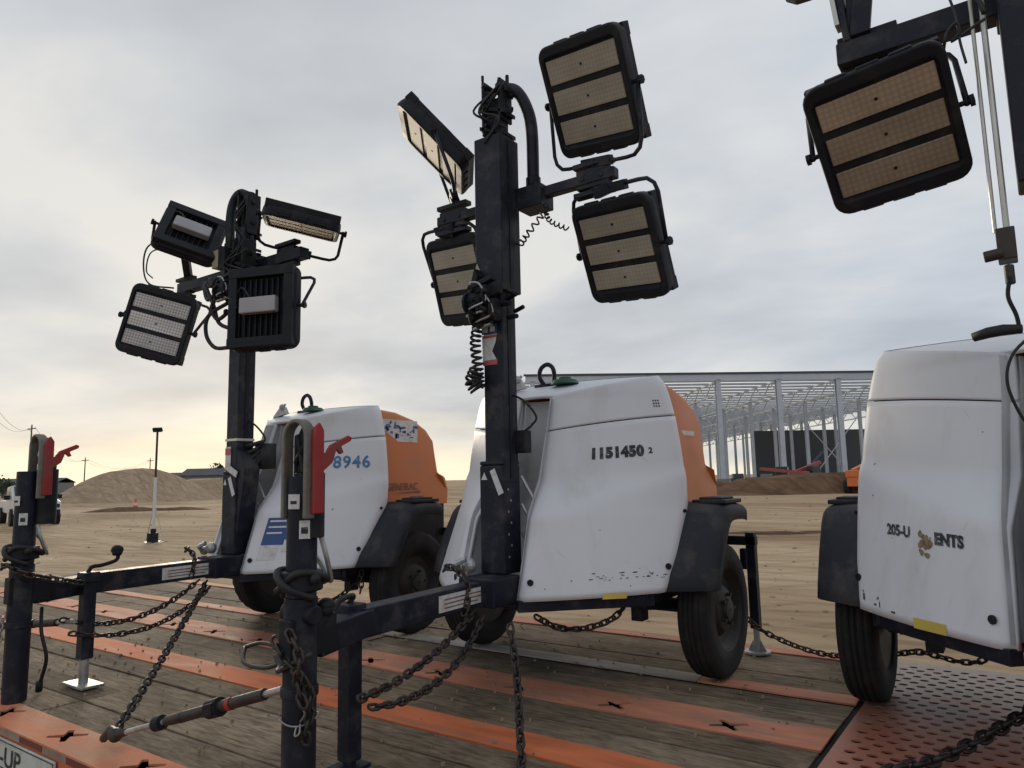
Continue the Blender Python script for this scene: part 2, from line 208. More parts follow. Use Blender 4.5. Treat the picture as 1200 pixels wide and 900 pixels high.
# ------------------------------------------------------------------ helpers
def V(*a): return Vector(a[0] if len(a) == 1 else a)
def link(name, me, material, parent=None, bevel=0, smooth=False, loc=None, segs=2):
    o = bpy.data.objects.new(name, me); COL.objects.link(o)
    if material is not None and len(me.materials) == 0: me.materials.append(M[material] if isinstance(material, str) else material)
    if parent: o.parent = parent
    if loc is not None: o.location = loc
    if smooth:
        for p in me.polygons: p.use_smooth = True
    if bevel:
        b = o.modifiers.new('bevel', 'BEVEL'); b.width = bevel; b.segments = segs; b.limit_method = 'ANGLE'; b.angle_limit = radians(35)
        for p in me.polygons: p.use_smooth = True
        b.harden_normals = True
    return o
class MB:
    def __init__(s): s.bm = bmesh.new()
    def box(s, x0, x1, y0, y1, z0, z1):
        vs = [s.bm.verts.new((x, y, z)) for z in (z0, z1) for x, y in ((x0, y0), (x1, y0), (x1, y1), (x0, y1))]
        for f in ((3, 2, 1, 0), (4, 5, 6, 7), (0, 1, 5, 4), (1, 2, 6, 5), (2, 3, 7, 6), (3, 0, 4, 7)): s.bm.faces.new([vs[i] for i in f])
        return s
    def obox(s, c, ax, ay, az):      # box from centre and three half-axis vectors
        c, ax, ay, az = V(c), V(ax), V(ay), V(az)
        vs = [s.bm.verts.new(c+ax*i+ay*j+az*k) for k in (-1, 1) for i, j in ((-1, -1), (1, -1), (1, 1), (-1, 1))]
        fl = ((3, 2, 1, 0), (4, 5, 6, 7), (0, 1, 5, 4), (1, 2, 6, 5), (2, 3, 7, 6), (3, 0, 4, 7))
        fs = [s.bm.faces.new([vs[i] for i in f]) for f in fl]
        if ax.cross(ay).dot(az) < 0:
            for f in fs: f.normal_flip()
        return s
    def bar(s, a, b, w, h, upv=(0, 0, 1)):       # rectangular bar between two points
        a, b = V(a), V(b); d = (b-a); L = d.length/2; d.normalize(); u = V(upv); sd_ = d.cross(u)
        if sd_.length < 1e-4: sd_ = d.cross(V(0, 1, 0))
        sd_.normalize(); u = sd_.cross(d)
        return s.obox((a+b)/2, d*L, sd_*w/2, u*h/2)
    def cyl(s, a, b, r, r2=None, n=16, caps=True):
        a, b = V(a), V(b); d = (b-a).normalized(); x = d.orthogonal().normalized(); y = d.cross(x); r2 = r if r2 is None else r2
        A = [s.bm.verts.new(a+(x*cos(2*pi*i/n)+y*sin(2*pi*i/n))*r) for i in range(n)]; B = [s.bm.verts.new(b+(x*cos(2*pi*i/n)+y*sin(2*pi*i/n))*r2) for i in range(n)]
        for i in range(n): s.bm.faces.new([A[i], A[(i+1) % n], B[(i+1) % n], B[i]])
        if caps: s.bm.faces.new(A[::-1]); s.bm.faces.new(B)
        return s
    def tube(s, pts, r, n=8, closed=False, caps=True):
        pts = [V(p) for p in pts]; rings = []; m = len(pts); prev = None
        for i, p in enumerate(pts):
            if closed: d = pts[(i+1) % m]-pts[i-1]
            else: d = pts[min(i+1, m-1)]-pts[max(i-1, 0)]
            d.normalize()
            if prev is None: x = d.orthogonal().normalized()
            else:
                x = prev-d*prev.dot(d)
                x = x.normalized() if x.length > 1e-6 else d.orthogonal().normalized()
            prev = x; y = d.cross(x); rr = r[i] if isinstance(r, (list, tuple)) else r
            rings.append([s.bm.verts.new(p+(x*cos(2*pi*k/n)+y*sin(2*pi*k/n))*rr) for k in range(n)])
        for i in range(m if closed else m-1):
            A, B = rings[i], rings[(i+1) % m]
            for k in range(n): s.bm.faces.new([A[k], A[(k+1) % n], B[(k+1) % n], B[k]])
        if caps and not closed: s.bm.faces.new(rings[0][::-1]); s.bm.faces.new(rings[-1])
        return s
    def prism(s, poly, d):            # closed polygon of 3d points extruded along d
        d = V(d); A = [s.bm.verts.new(V(p)) for p in poly]; B = [s.bm.verts.new(V(p)+d) for p in poly]; n = len(A)
        fs = [s.bm.faces.new(A[::-1]), s.bm.faces.new(B)]
        for i in range(n): fs.append(s.bm.faces.new([A[i], A[(i+1) % n], B[(i+1) % n], B[i]]))
        bmesh.ops.recalc_face_normals(s.bm, faces=fs)
        return s
    def grid(s, fn, nu, nv, flip=False):
        g = [[s.bm.verts.new(V(fn(i/nu, j/nv))) for j in range(nv+1)] for i in range(nu+1)]
        for i in range(nu):
            for j in range(nv):
                q = [g[i][j], g[i+1][j], g[i+1][j+1], g[i][j+1]]
                if flip: q = q[::-1]
                try: s.bm.faces.new(q)
                except ValueError: pass
        return s
    def sphere(s, c, r, sc=(1, 1, 1), n=12):
        mtx = Matrix.Translation(V(c)) @ Matrix.Diagonal((*[r*k for k in sc], 1)); bmesh.ops.create_uvsphere(s.bm, u_segments=n, v_segments=max(6, n//2+2), radius=1, matrix=mtx); return s
    def mesh(s, name):
        me = bpy.data.meshes.new(name); s.bm.to_mesh(me); s.bm.free(); return me
    def build(s, name, material, parent=None, **k): return link(name, s.mesh(name), material, parent, **k)
def thing(name, label, cat, loc=(0, 0, 0), group=None):
    o = bpy.data.objects.new(name, None); COL.objects.link(o); o.empty_display_size = 0.2; o.location = loc; o['label'] = label; o['category'] = cat
    if group: o['group'] = group
    return o
def tag(o, label, cat, group=None):
    o['label'] = label; o['category'] = cat
    if group: o['group'] = group
    return o
def spline(pts, n=8):                 # catmull-rom
    P = [V(p) for p in pts]; P = [P[0]*2-P[1]]+P+[P[-1]*2-P[-2]]; o = []
    for i in range(1, len(P)-2):
        for k in range(n):
            t = k/n; a, b, c, d = P[i-1:i+3]
            o.append(0.5*((2*b)+(c-a)*t+(2*a-5*b+4*c-d)*t*t+(3*b-a-3*c+d)*t**3))
    o.append(P[-2]); return o
def resample(pts, step):
    o = [pts[0]]; acc = 0; last = pts[0]
    for p in pts[1:]:
        while (p-last).length >= step:
            last = last+(p-last).normalized()*step; o.append(last)
    return o
def chain_mb(pts, wire=0.005, pitch=0.032, wid=0.011, mb=None, seed=0):
    mb = mb or MB(); P = resample(spline(pts, 24), pitch); rnd = random.Random(seed)
    for i in range(len(P)-1):
        a, b = P[i], P[i+1]; d = (b-a).normalized(); c = (a+b)/2; h = V(0, 0, 1) if abs(d.z) < 0.9 else V(1, 0, 0)
        s1 = d.cross(h).normalized(); s2 = s1.cross(d); ang = (pi/4 if i % 2 else -pi/4)+rnd.uniform(-0.35, 0.35); s = s1*cos(ang)+s2*sin(ang)
        L = pitch/2+wire*0.9-wid+0.002; q = []
        for k in range(5): t = -pi/2+pi*k/4; q.append(c+d*(L+wid*cos(t))+s*wid*sin(t))
        for k in range(5): t = pi/2+pi*k/4; q.append(c+d*(-L+wid*cos(t))+s*wid*sin(t))
        mb.tube(q, wire, 6, closed=True)
    return mb
def coil_pts(path, R, turns, n=12):
    P = spline(path, 20); m = len(P); N_ = int(turns*n); o = []
    for i in range(N_+1):
        f = i/N_*(m-1); k = min(int(f), m-2); p = P[k].lerp(P[k+1], f-k); d = (P[k+1]-P[k]).normalized(); x = d.cross(V(0.3, 1, 0.1)).normalized(); y = d.cross(x); a = 2*pi*i/n
        o.append(p+(x*cos(a)+y*sin(a))*R)
    return o
def text_mb(body, size, fn, mb=None, spacing=1.0, thick=0.0, align='LEFT', cut=None):
    """flat lettering triangulated from the built-in font, each vertex (s, t) laid on a surface by fn(s, t)"""
    cu = bpy.data.curves.new('t', 'FONT'); cu.body = body; cu.size = size; cu.space_character = spacing; cu.align_x = align; cu.resolution_u = 3; cu.offset = thick
    ob = bpy.data.objects.new('t', cu); COL.objects.link(ob); dg = bpy.context.evaluated_depsgraph_get(); me = bpy.data.meshes.new_from_object(ob.evaluated_get(dg))
    bpy.data.objects.remove(ob); bm = bmesh.new(); bm.from_mesh(me); bmesh.ops.triangulate(bm, faces=bm.faces[:])
    mb = mb or MB(); vs = [mb.bm.verts.new(V(fn(v.co.x, v.co.y))) for v in bm.verts]; bm.verts.index_update()
    for f in bm.faces:
        try: mb.bm.faces.new([vs[v.index] for v in f.verts])
        except ValueError: pass
    bm.free(); return mb
def holed_plate(outer, holes, th):
    cu = bpy.data.curves.new('p', 'CURVE'); cu.dimensions = '2D'; cu.fill_mode = 'BOTH'; cu.extrude = th/2
    for poly in [outer]+holes:
        sp = cu.splines.new('POLY'); sp.points.add(len(poly)-1); sp.use_cyclic_u = True
        for i, (x, y) in enumerate(poly): sp.points[i].co = (x, y, 0, 1)
    ob = bpy.data.objects.new('p', cu); COL.objects.link(ob); dg = bpy.context.evaluated_depsgraph_get(); me = bpy.data.meshes.new_from_object(ob.evaluated_get(dg)); bpy.data.objects.remove(ob)
    return me

# ------------------------------------------------------------------ the setting
def hills(x, y):
    h = 0.0
    return h
def ground():
    mb = MB(); n = 150
    xs = [-1400+2800*i/n for i in range(n+1)]
    def sp(t): u = 2*t-1; return math.copysign(abs(u)**3*1400+abs(u)*25, u)
    def f(u, v):
        x, y = sp(u)-10, sp(v)+8; d = math.hypot(x, y)
        z = 0.0
        if d > 6: z += 0.10*noise.noise(V(x*0.12, y*0.12, 0))*min(1, (d-6)/20)+0.03*noise.noise(V(x*0.6, y*0.6, 3))*min(1, (d-6)/10)
        return (x, y, GZ+z)
    mb.grid(f, n, n); return mb.build('ground', 'ground', smooth=True)
g = ground(); g['kind'] = 'structure'
def heap(name, cx, cy, rx, ry, h, rot, material, seed, top=0.35, nn=70):
    mb = MB()
    def f(u, v):
        a = 2*pi*u; r = v; x = cos(a)*r*rx; y = sin(a)*r*ry
        k = min(1.0, (1-r)/(1-top)); k = k*k*(3-2*k)*0.5+k*0.5
        z = h*k*(1+0.22*noise.noise(V(x/rx*1.7+seed, y/ry*1.7, 0)))+0.12*noise.noise(V(x*0.35, y*0.35, seed))*k+0.05*noise.noise(V(x*1.3, y*1.3, seed))*k-0.15
        return (cx+x*cos(rot)-y*sin(rot), cy+x*sin(rot)+y*cos(rot), GZ+z)
    mb.grid(f, nn*2, nn//2); bmesh.ops.remove_doubles(mb.bm, verts=mb.bm.verts[:], dist=1e-4); o = mb.build(name, material, smooth=True); bmnorm(o); return o
def bmnorm(o):
    bm = bmesh.new(); bm.from_mesh(o.data); bmesh.ops.recalc_face_normals(bm, faces=bm.faces[:]); bm.to_mesh(o.data); bm.free()
def wpt(px_x, dist):               # a point on the ground at a bearing (tangent from the camera axis) and a distance along the axis
    t = px_x; return V(cos(YAW)*t*dist-sin(YAW)*dist, sin(YAW)*t*dist+cos(YAW)*dist, GZ)
p = wpt(-0.515, 96); o = heap('dirt_mound', p.x, p.y, 12.5, 9, 3.75, YAW, 'mound', 3.3, top=0.30); o['kind'] = 'structure'; o['label'] = 'large tan mound of heaped dirt on the left skyline'
p = wpt(-0.40, 104); o = heap('dirt_mound', p.x, p.y, 14, 8, 2.9, YAW, 'mound', 8.1, top=0.3); o['kind'] = 'structure'; o['label'] = 'lower dirt mound running right from the large mound'
p = wpt(-0.50, 56); o = heap('dirt_mound', p.x, p.y, 6.5, 1.3, 0.45, YAW+0.1, 'berm', 1.1); o['kind'] = 'structure'; o['label'] = 'low dark ridge of dirt by the traffic cone'
p = wpt(0.39, 66); o = heap('soil_berm', p.x, p.y, 9.5, 2.6, 1.75, YAW, 'berm', 5.0, top=0.5); o['kind'] = 'structure'; o['label'] = 'dark soil berm in front of the steel building'
p = wpt(0.24, 70); o = heap('soil_berm', p.x, p.y, 7, 2.4, 1.3, YAW, 'berm', 6.2, top=0.5); o['kind'] = 'structure'; o['label'] = 'lower soil berm left of the first berm'
p = wpt(0.37, 24); o = heap('soil_berm', p.x, p.y, 4.0, 0.9, 0.16, YAW-0.1, 'berm', 2.0, top=0.4); o['kind'] = 'structure'; o['label'] = 'faint dark dirt ridge beyond the wheels'
p = wpt(-0.33, 18); o = heap('soil_berm', p.x, p.y, 3.2, 0.8, 0.13, YAW+0.1, 'berm', 4.0, top=0.4); o['kind'] = 'structure'; o['label'] = 'faint dark dirt ridge near the far light mast'

# ------------------------------------------------------------------ flatbed trailer
XL, XR, XJ = -9.0, 2.6, -0.675
tr = thing('flatbed_trailer', 'timber and orange steel flatbed trailer carrying the light towers', 'trailer', (-2, 2.8, 0))
tr.location = (0, 0, 0)
def boards(y0, y1, n):
    w = (y1-y0)/n; o = []
    for i in range(n):
        o.append((y0+i*w+0.0018, y0+(i+1)*w-0.0018))
    return o
mb = MB(); fa = mb.bm.faces.layers.float.new('board'); rnd = random.Random(3)
for (y0, y1, n) in ((1.50, 2.225, 4), (2.415, 2.80, 2), (3.06, 3.418, 2), (3.542, 4.162, 3)):
    for (a, b) in boards(y0, y1, n):
        cuts = [XL]; x = XL+rnd.uniform(1.5, 3)
        while x < XJ-1.0: cuts.append(x); x += rnd.uniform(2.6, 4.2)
        cuts.append(XJ-0.03)
        for i in range(len(cuts)-1):
            dz = rnd.uniform(-0.004, 0.003); k = len(mb.bm.faces); mb.box(cuts[i]+0.002, cuts[i+1]-0.002, a+rnd.uniform(0, .003), b-rnd.uniform(0, .003), -0.045+dz, -0.006+dz)
            mb.bm.faces.ensure_lookup_table(); v = rnd.random()
            for f in mb.bm.faces[k:]: f[fa] = v
mb.build('deck_boards', 'timber', tr, bevel=0.003, segs=1)
def star(cx, cy, s=1.0, w=0.5):          # four blunt arms, slightly skewed
    pts = []; sk = .10*sin(cx*7)
    for k in range(4):
        a = pi/4+k*pi/2+sk; L = (.080, .066, .076, .070)[k]*s; d = (cos(a)*1.1, sin(a)*.9); n_ = (-sin(a), cos(a)); t = .011*s
        pts += [(cx+d[0]*L-n_[0]*t, cy+d[1]*L-n_[1]*t), (cx+d[0]*L+n_[0]*t, cy+d[1]*L+n_[1]*t)]; a2 = a+pi/4; pts.append((cx+cos(a2)*.024*s, cy+sin(a2)*.024*s))
    return pts
def keyhole(cx, cy):
    return [(cx-0.085, cy-0.012), (cx-0.03, cy-0.03), (cx, cy-0.055), (cx+0.03, cy-0.03), (cx+0.09, cy-0.01), (cx+0.09, cy+0.012), (cx+0.03, cy+0.028), (cx-0.03, cy+0.03), (cx-0.085, cy+0.014)]
def rail(name, x0, x1, y0, y1, holes, m, z=0.0, lab=None):
    me = holed_plate([(x0, y0), (x1, y0), (x1, y1), (x0, y1)], holes, 0.008); o = link(name, me, m, tr); o.location = (0, 0, z-0.004)
    if lab: o['label'] = lab
    return o
def pockets(xs, y, r=0.1):
    mb = MB()
    for x in xs: mb.box(x-r, x+r, y-r, y+r, -0.09, -0.055)
    return mb
rail('edge_rail', XL, XR, 1.32, 1.497, [star(x, 1.415) for x in [-8.9+0.57*i for i in range(20)] if True][1:], 'osalmon', 0.0)
rail('cross_rail', XL, XJ-0.03, 2.227, 2.413, [], 'orail', 0.0, 'orange painted steel strip nearest the front edge')
rail('cross_rail', XL, XJ-0.03, 2.802, 3.058, [star(-1.065-0.497*i, 2.895, 0.95) for i in range(15)], 'opale', 0.0, 'faded orange strip with star shaped lashing holes')
rail('cross_rail', -1.40, XJ-0.03, 3.42, 3.54, [], 'opale', 0.0, 'pale orange strip behind the middle wheel')
rail('cross_rail', -4.4, -1.405, 3.42, 3.54, [], 'wstrip', 0.0, 'bare whitish strip beside the middle wheel')
rail('cross_rail', XL, -4.41, 3.42, 3.54, [], 'opale', 0.0)
rail('rear_rail', XL, XJ-0.03, 4.165, 4.28, [], 'opale', 0.0, 'pinkish far edge rail')
mb = MB(); mb.box(XL, XR, 1.33, 4.27, -0.10, -0.07); mb.build('shade_underlay', 'dark', tr)  # added black sheet; its colour supplies the shade seen through holes and gaps
mb = MB(); mb.box(XJ-0.028, XJ-0.006, 1.5, 4.27, -0.06, -0.012); mb.build('joint_gap', 'dark', tr)
# perforated steel plate
holes = []; rnd = random.Random(5)
iy = 0; y = 1.56
while y < 4.2:
    x = XJ+0.06+(0.036 if iy % 2 else 0)
    while x < 1.55:
        r = 0.0165; holes.append([(x+cos(a*pi/4)*r*1.25, y+sin(a*pi/4)*r) for a in range(8)]); x += 0.072
    y += 0.058; iy += 1
me = holed_plate([(XJ, 1.502), (XR, 1.502), (XR, 4.28), (XJ, 4.28)], holes, 0.006); o = link('perforated_plate', me, 'perf', tr); o.location = (0, 0, 0.001)
rnd = random.Random(15)
mb = MB()
for i in range(420):
    x, y = rnd.uniform(-5.5, -.8), rnd.uniform(1.5, 4.2); r = rnd.uniform(.002, .007); z = .001; a0 = rnd.uniform(0, 3)
    mb.prism([(x+cos(a0+t)*r*rnd.uniform(.6, 1.6), y+sin(a0+t)*r*rnd.uniform(.6, 1.6), z-.006) for t in (0, 1.3, 2.6, 4.0, 5.2)], (0, 0, .009+r*.4))
o = mb.build('grit', 'mound', None); o['kind'] = 'stuff'; o['label'] = 'crumbs of dirt and grit scattered on the deck boards'
# front face: frame beam, reflective tape, number plate
mb = MB(); mb.box(XL, XR, 1.335, 1.37, -0.20, -0.010); mb.build('side_beam', 'orail', tr)
mb = MB(); mb.box(XL, XR, 4.20, 4.235, -0.20, -0.010); mb.build('side_beam', 'orail', tr)
tr_, tw_ = mat('tape red', (0.16, 0.03, 0.025), 0.4, var=0.2), mat('tape white', (0.32, 0.24, 0.21), 0.4, var=0.2, dirt=(0.2, 0.12, 0.1), damt=0.6, dscale=20)
x = -6.9
for i in range(40):
    mb = MB(); mb.box(x, x+0.2, 1.3315, 1.3345, -0.042, -0.012); mb.build('reflective_tape', tr_ if i % 2 else tw_, tr); x += 0.205
PX0, PX1, PZ0, PZ1 = -3.73, -3.08, -0.165, -0.048
mb = MB(); mb.box(PX0, PX1, 1.322, 1.331, PZ0, PZ1); pl = mb.build('number_plate', mat('plate white', (0.55, 0.58, 0.54), 0.4, var=0.06, dirt=(0.25, 0.22, 0.18), damt=0.6, dscale=14), tr, bevel=0.003)
mb = MB()
for a in ((PX0+.006, PX1-.006, PZ1-.010, PZ1-.007), (PX0+.006, PX1-.006, PZ0+.007, PZ0+.010), (PX0+.006, PX0+.009, PZ0+.01, PZ1-.01), (PX1-.009, PX1-.006, PZ0+.01, PZ1-.01)): mb.box(a[0], a[1], 1.3195, 1.3222, a[2], a[3])
mb.build('plate_border', 'ink', pl)
text_mb('00-UP-83'[:5], 0.105, lambda s, t: (PX0+0.03+s*1.25, 1.3193, PZ0+0.018+t*1.0), thick=0.001).build('plate_lettering', 'ink', pl)
# chassis and running gear under the deck
for y in (1.9, 3.7):
    mb = MB(); mb.box(XL, XR, y-0.07, y+0.07, -0.42, -0.11); mb.build('chassis_beam', 'blk', tr)
def tyre_mesh(x0, x1, r, n=56):
    mb = MB(); w = x1-x0; c = (x0+x1)/2
    prof = [(-.5, .60), (-.5, .78), (-.49, .88), (-.44, .955), (-.36, .99), (-.30, .995), (-.29, .975), (-.25, .975), (-.24, 1.0), (-.11, 1.0), (-.10, .975), (-.05, .975), (-.04, 1.0), (.04, 1.0), (.05, .975), (.10, .975), (.11, 1.0), (.24, 1.0), (.25, .975), (.29, .975), (.30, .995), (.36, .99), (.44, .955), (.49, .88), (.5, .78), (.5, .60)]
    m = len(prof); ring = []
    for i in range(n):
        a = 2*pi*i/n; row = []
        for j, (u, q) in enumerate(prof):
            rr = r*q
            if i % 2 and (j in (4, 5, 19, 20, 21) or j in (8, 17)): rr -= 0.006
            row.append(mb.bm.verts.new((c+u*w, cos(a)*rr, sin(a)*rr)))
        ring.append(row)
    for i in range(n):
        for j in range(m): mb.bm.faces.new([ring[i][j], ring[(i+1) % n][j], ring[(i+1) % n][(j+1) % m], ring[i][(j+1) % m]])
    bmesh.ops.recalc_face_normals(mb.bm, faces=mb.bm.faces[:]); return mb.mesh('tyre')
def rim_mesh(xi, xo, r):             # xo is the outer face
    s = 1 if xo > xi else -1; mb = MB(); n = 32
    prof = [(xi, r*.61), (xi, r*.55), (xo-s*.03, r*.53), (xo-s*.045, r*.50), (xo-s*.05, r*.40), (xo-s*.02, r*.30), (xo-s*.012, r*.16), (xo+s*.004, r*.15), (xo+s*.008, r*.02)]
    prof = [(xo-s*.004, r*.62)]+[(xo-s*.002, r*.60), (xo-s*.02, r*.57)]+prof[3:]
    R_ = [[mb.bm.verts.new((x, cos(2*pi*i/n)*q, sin(2*pi*i/n)*q)) for x, q in prof] for i in range(n)]
    for i in range(n):
        for j in range(len(prof)-1): mb.bm.faces.new([R_[i][j], R_[(i+1) % n][j], R_[(i+1) % n][j+1], R_[i][j+1]])
    mb.cyl((xi+s*0.01, 0, 0), (xo-s*0.05, 0, 0), r*.6, r*.56, 32, caps=True)
    for k in range(5): a = 2*pi*k/5; mb.cyl((xo-s*.018, cos(a)*r*.22, sin(a)*r*.22), (xo+s*.004, cos(a)*r*.22, sin(a)*r*.22), 0.009, n=6)
    bmesh.ops.recalc_face_normals(mb.bm, faces=mb.bm.faces[:]); return mb.mesh('rim')
for x in (0.8, 1.7):
    for y in (1.75, 3.85):
        t_ = link('wheel', tyre_mesh(-0.11, 0.11, 0.42), 'tyre', tr, smooth=True); t_.location = (x, y, GZ+0.42); t_.rotation_euler = (0, 0, pi/2)
        link('rim', rim_mesh(-0.1, 0.1, 0.42), 'rim', t_)

# ------------------------------------------------------------------ light tower
def lerp(a, b, t): return a+(b-a)*t
def prof(tab, z):
    if z <= tab[0][2]: return tab[0][:2]
    for a, b in zip(tab, tab[1:]):
        if z <= b[2]: t = (z-a[2])/(b[2]-a[2]); return (lerp(a[0], b[0], t), lerp(a[1], b[1], t))
    return tab[-1][:2]
FT = [(.177, 2.64, .435), (.172, 2.755, .80), (.168, 2.80, .86), (.160, 2.875, .955), (.150, 2.93, 1.1), (.142, 2.97, 1.2), (.138, 3.0, 1.3), (.137, 3.02, 1.36)]
GT = [(.680, 3.10, .435), (.700, 3.22, .62), (.705, 3.34, .82), (.695, 3.36, .95), (.675, 3.365, 1.1), (.650, 3.37, 1.25), (.622, 3.372, 1.36), (.60, 3.375, 1.43), (.572, 3.375, 1.476)]
def F(z): return prof(FT, z)
def G(z): return prof(GT, z)
def panel(a, z, off=0.0, s=1):       # a: 0 at the mast side .. 1 at the wheel side
    f, g_ = F(z), G(z); x, y = lerp(f[0], g_[0], a), lerp(f[1], g_[1], a)
    dx, dy = g_[0]-f[0], g_[1]-f[1]; L = math.hypot(dx, dy); nx, ny = dy/L, -dx/L
    b = 0.028*4*a*(1-a)*(1 if z > .5 else 1)
    # soft round at both vertical edges
    e = -0.03*max(0, 1-a/0.06)**2-0.035*max(0, 1-(1-a)/0.07)**2
    k = b+e+off
    # lower field pressed in below the slanting crease
    zc_ = lerp(0.86, 1.0, a); wdt = lerp(.17, .035, a); q = min(1, max(0, (zc_-z)/wdt+0.5)); k += lerp(.044, .012, a)*(q-1)
    k -= 0.012*max(0, (z-1.38)/0.08)**2
    return V(s*(x+nx*k), y+ny*k, z)
def bot(a): return lerp(.435, .452, a)
def seam(a): return lerp(1.195, 1.262, a)+0.008*4*a*(1-a)
def top(a): return lerp(1.368, 1.474, a**0.85)
def shell(zlo, zhi, s, nu=34, nv=30, th=0.016):
    mb = MB(); rows = []
    for off in (0.0, -th):
        rows.append([[mb.bm.verts.new(panel(i/nu, lerp(zlo(i/nu), zhi(i/nu), j/nv), off, s)) for j in range(nv+1)] for i in range(nu+1)])
    A, B = rows
    for i in range(nu):
        for j in range(nv):
            mb.bm.faces.new([A[i][j], A[i+1][j], A[i+1][j+1], A[i][j+1]]); mb.bm.faces.new([B[i][j], B[i][j+1], B[i+1][j+1], B[i+1][j]])
    for i in range(nu):
        for j in (0, nv): mb.bm.faces.new([A[i][j], B[i][j], B[i+1][j], A[i+1][j]])
    for j in range(nv):
        for i in (0, nu): mb.bm.faces.new([A[i][j], A[i][j+1], B[i][j+1], B[i][j]])
    bmesh.ops.recalc_face_normals(mb.bm, faces=mb.bm.faces[:]); return mb
def flood(parent, c, n, u, mount, lens='led', w=0.45, h=0.48, knob=True, rearbox='driver', bracket='round'):
    """LED floodlight: dished housing, raised bezel, three LED panels, ribbed rear with driver box, U yoke to its mount"""
    c, n, u = V(c), V(n).normalized(), V(u); u = (u-n*u.dot(n)).normalized(); r = u.cross(n).normalized()
    o = bpy.data.objects.new('floodlight', None); COL.objects.link(o); o.parent = parent; o.empty_display_size = 0.1
    pos = V(c)-V(parent.location)
    ML = Matrix(((r.x, u.x, n.x, pos.x), (r.y, u.y, n.y, pos.y), (r.z, u.z, n.z, pos.z), (0, 0, 0, 1))); o.matrix_local = ML
    # local frame: x = width, y = up, z = out of the face; face plane z = 0
    def rr(hw, hh, rad, z, k=5):
        p = []
        for sx, sy, a0 in ((1, 1, 0), (-1, 1, 90), (-1, -1, 180), (1, -1, 270)):
            for i in range(k+1): a = radians(a0+90*i/k); p.append((sx*(hw-rad)+cos(a)*rad, sy*(hh-rad)+sin(a)*rad, z))
        return p
    def loft(rings, mb, cap0=True, cap1=True):
        R_ = [[mb.bm.verts.new(p) for p in q] for q in rings]; m = len(R_[0])
        for A, B in zip(R_, R_[1:]):
            for i in range(m): mb.bm.faces.new([A[i], A[(i+1) % m], B[(i+1) % m], B[i]])
        if cap0: mb.bm.faces.new(R_[0][::-1])
        if cap1: mb.bm.faces.new(R_[-1])
    hw, hh = w/2, h/2; mb = MB()
    # rim tray: outside wall, bezel lip, inner wall down to the LED plane
    loft([rr(hw-.05, hh-.05, .03, -.052), rr(hw-.018, hh-.018, .05, -.068), rr(hw-.004, hh-.004, .055, -.058), rr(hw, hh, .055, -.03), rr(hw, hh, .055, -.006), rr(hw-.006, hh-.006, .05, 0), rr(hw-.024, hh-.046, .03, 0), rr(hw-.030, hh-.058, .02, -.014)], mb)
    # rear frame
    for a, b, c_, d in ((-hw+.01, hw-.01, hh-.07, hh-.012), (-hw+.01, hw-.01, -hh+.012, -hh+.07)): mb.box(a, b, c_, d, -.098, -.05)
    for s in (-1, 1): mb.box(min(s*(hw-.012), s*(hw-.065)), max(s*(hw-.012), s*(hw-.065)), -hh+.02, hh-.02, -.095, -.05)
    for s in (-1, 0, 1): mb.box(s*.1-.035, s*.1+.035, -hh-.006, -hh+.004, -.04, -.012); mb.box(s*.1-.035, s*.1+.035, hh-.004, hh+.006, -.04, -.012)
    hs = mb.build('housing', 'blk2', o, bevel=0.004)
    mb = MB()
    for i in range(9): x = -.14+.035*i; mb.box(x-.003, x+.003, -hh+.08, hh-.08, -.075, -.048)
    mb.build('cooling_fins', 'blk2', hs)
    ph = (h-0.13-2*0.030)/3
    for i in (-1, 0, 1):
        yc = i*(ph+.030)
        mb = MB(); mb.box(-hw+.036, hw-.036, yc-ph/2, yc+ph/2, -.018, -.0075); lp = mb.build('led_panel', lens, o, bevel=0.003)
        mb = MB(); mb.cyl((0, yc, -.008), (0, yc, -.0055), .006, n=8); mb.build('panel_screw', 'blk2', lp)
    mb = MB(); mb.box(-.115, .115, -.045, .05, -.125, -.076); mb.build('driver_box', rearbox, hs, bevel=0.008)
    mb = MB(); mb.tube(spline([(.06, .05, -.1), (.09, .10, -.1), (.13, .12, -.085), (.17, .06, -.08), (.15, .0, -.09)], 6), .006, 6); mb.build('power_lead', 'rubber', hs)
    # yoke
    mi = ML.inverted() @ (V(mount)-V(parent.location)); d = V(0, mi.y, mi.z+.035); d.normalize(); L = hh+.05; pz = -.035; e = hw+.022
    P = lambda x, t: V(x, d.y*t, pz+d.z*t)
    mb = MB(); pts = [P(e, -0.01), P(e, L*.45), P(e, L-.07), P(e-.012, L-.03), P(e-.045, L-.004), P(e-.09, L), P(0, L), P(-e+.09, L), P(-e+.045, L-.004), P(-e+.012, L-.03), P(-e, L-.07), P(-e, L*.45), P(-e, -0.01)]
    if bracket == 'round': mb.tube(pts, .0095, 8)
    else:
        for a, b in zip(pts, pts[1:]): mb.bar(a, b, .006, .035, upv=(0, -d.z, d.y) if abs(d.y)+abs(d.z) else (0, 0, 1))
    yk = mb.build('yoke', 'blk', o, smooth=bracket == 'round')
    mb = MB(); mb.bar(P(0, L), V(mi), .045, .05, upv=(1, 0, 0)); mb.obox(P(0, L-.005), V(.085, 0, 0), V(0, d.y, d.z)*.022, V(0, -d.z, d.y)*.018); mb.build('yoke_clamp', 'blk', yk, bevel=.003)
    for s in (-1, 1):
        mb = MB(); mb.cyl((s*(hw-.002), 0, pz), (s*(hw+.045), 0, pz), .009, n=8); mb.cyl((s*(hw+.03), 0, pz), (s*(hw+.044), 0, pz), .02, n=7); mb.build('pivot_knob', 'blk2', yk)
    return o
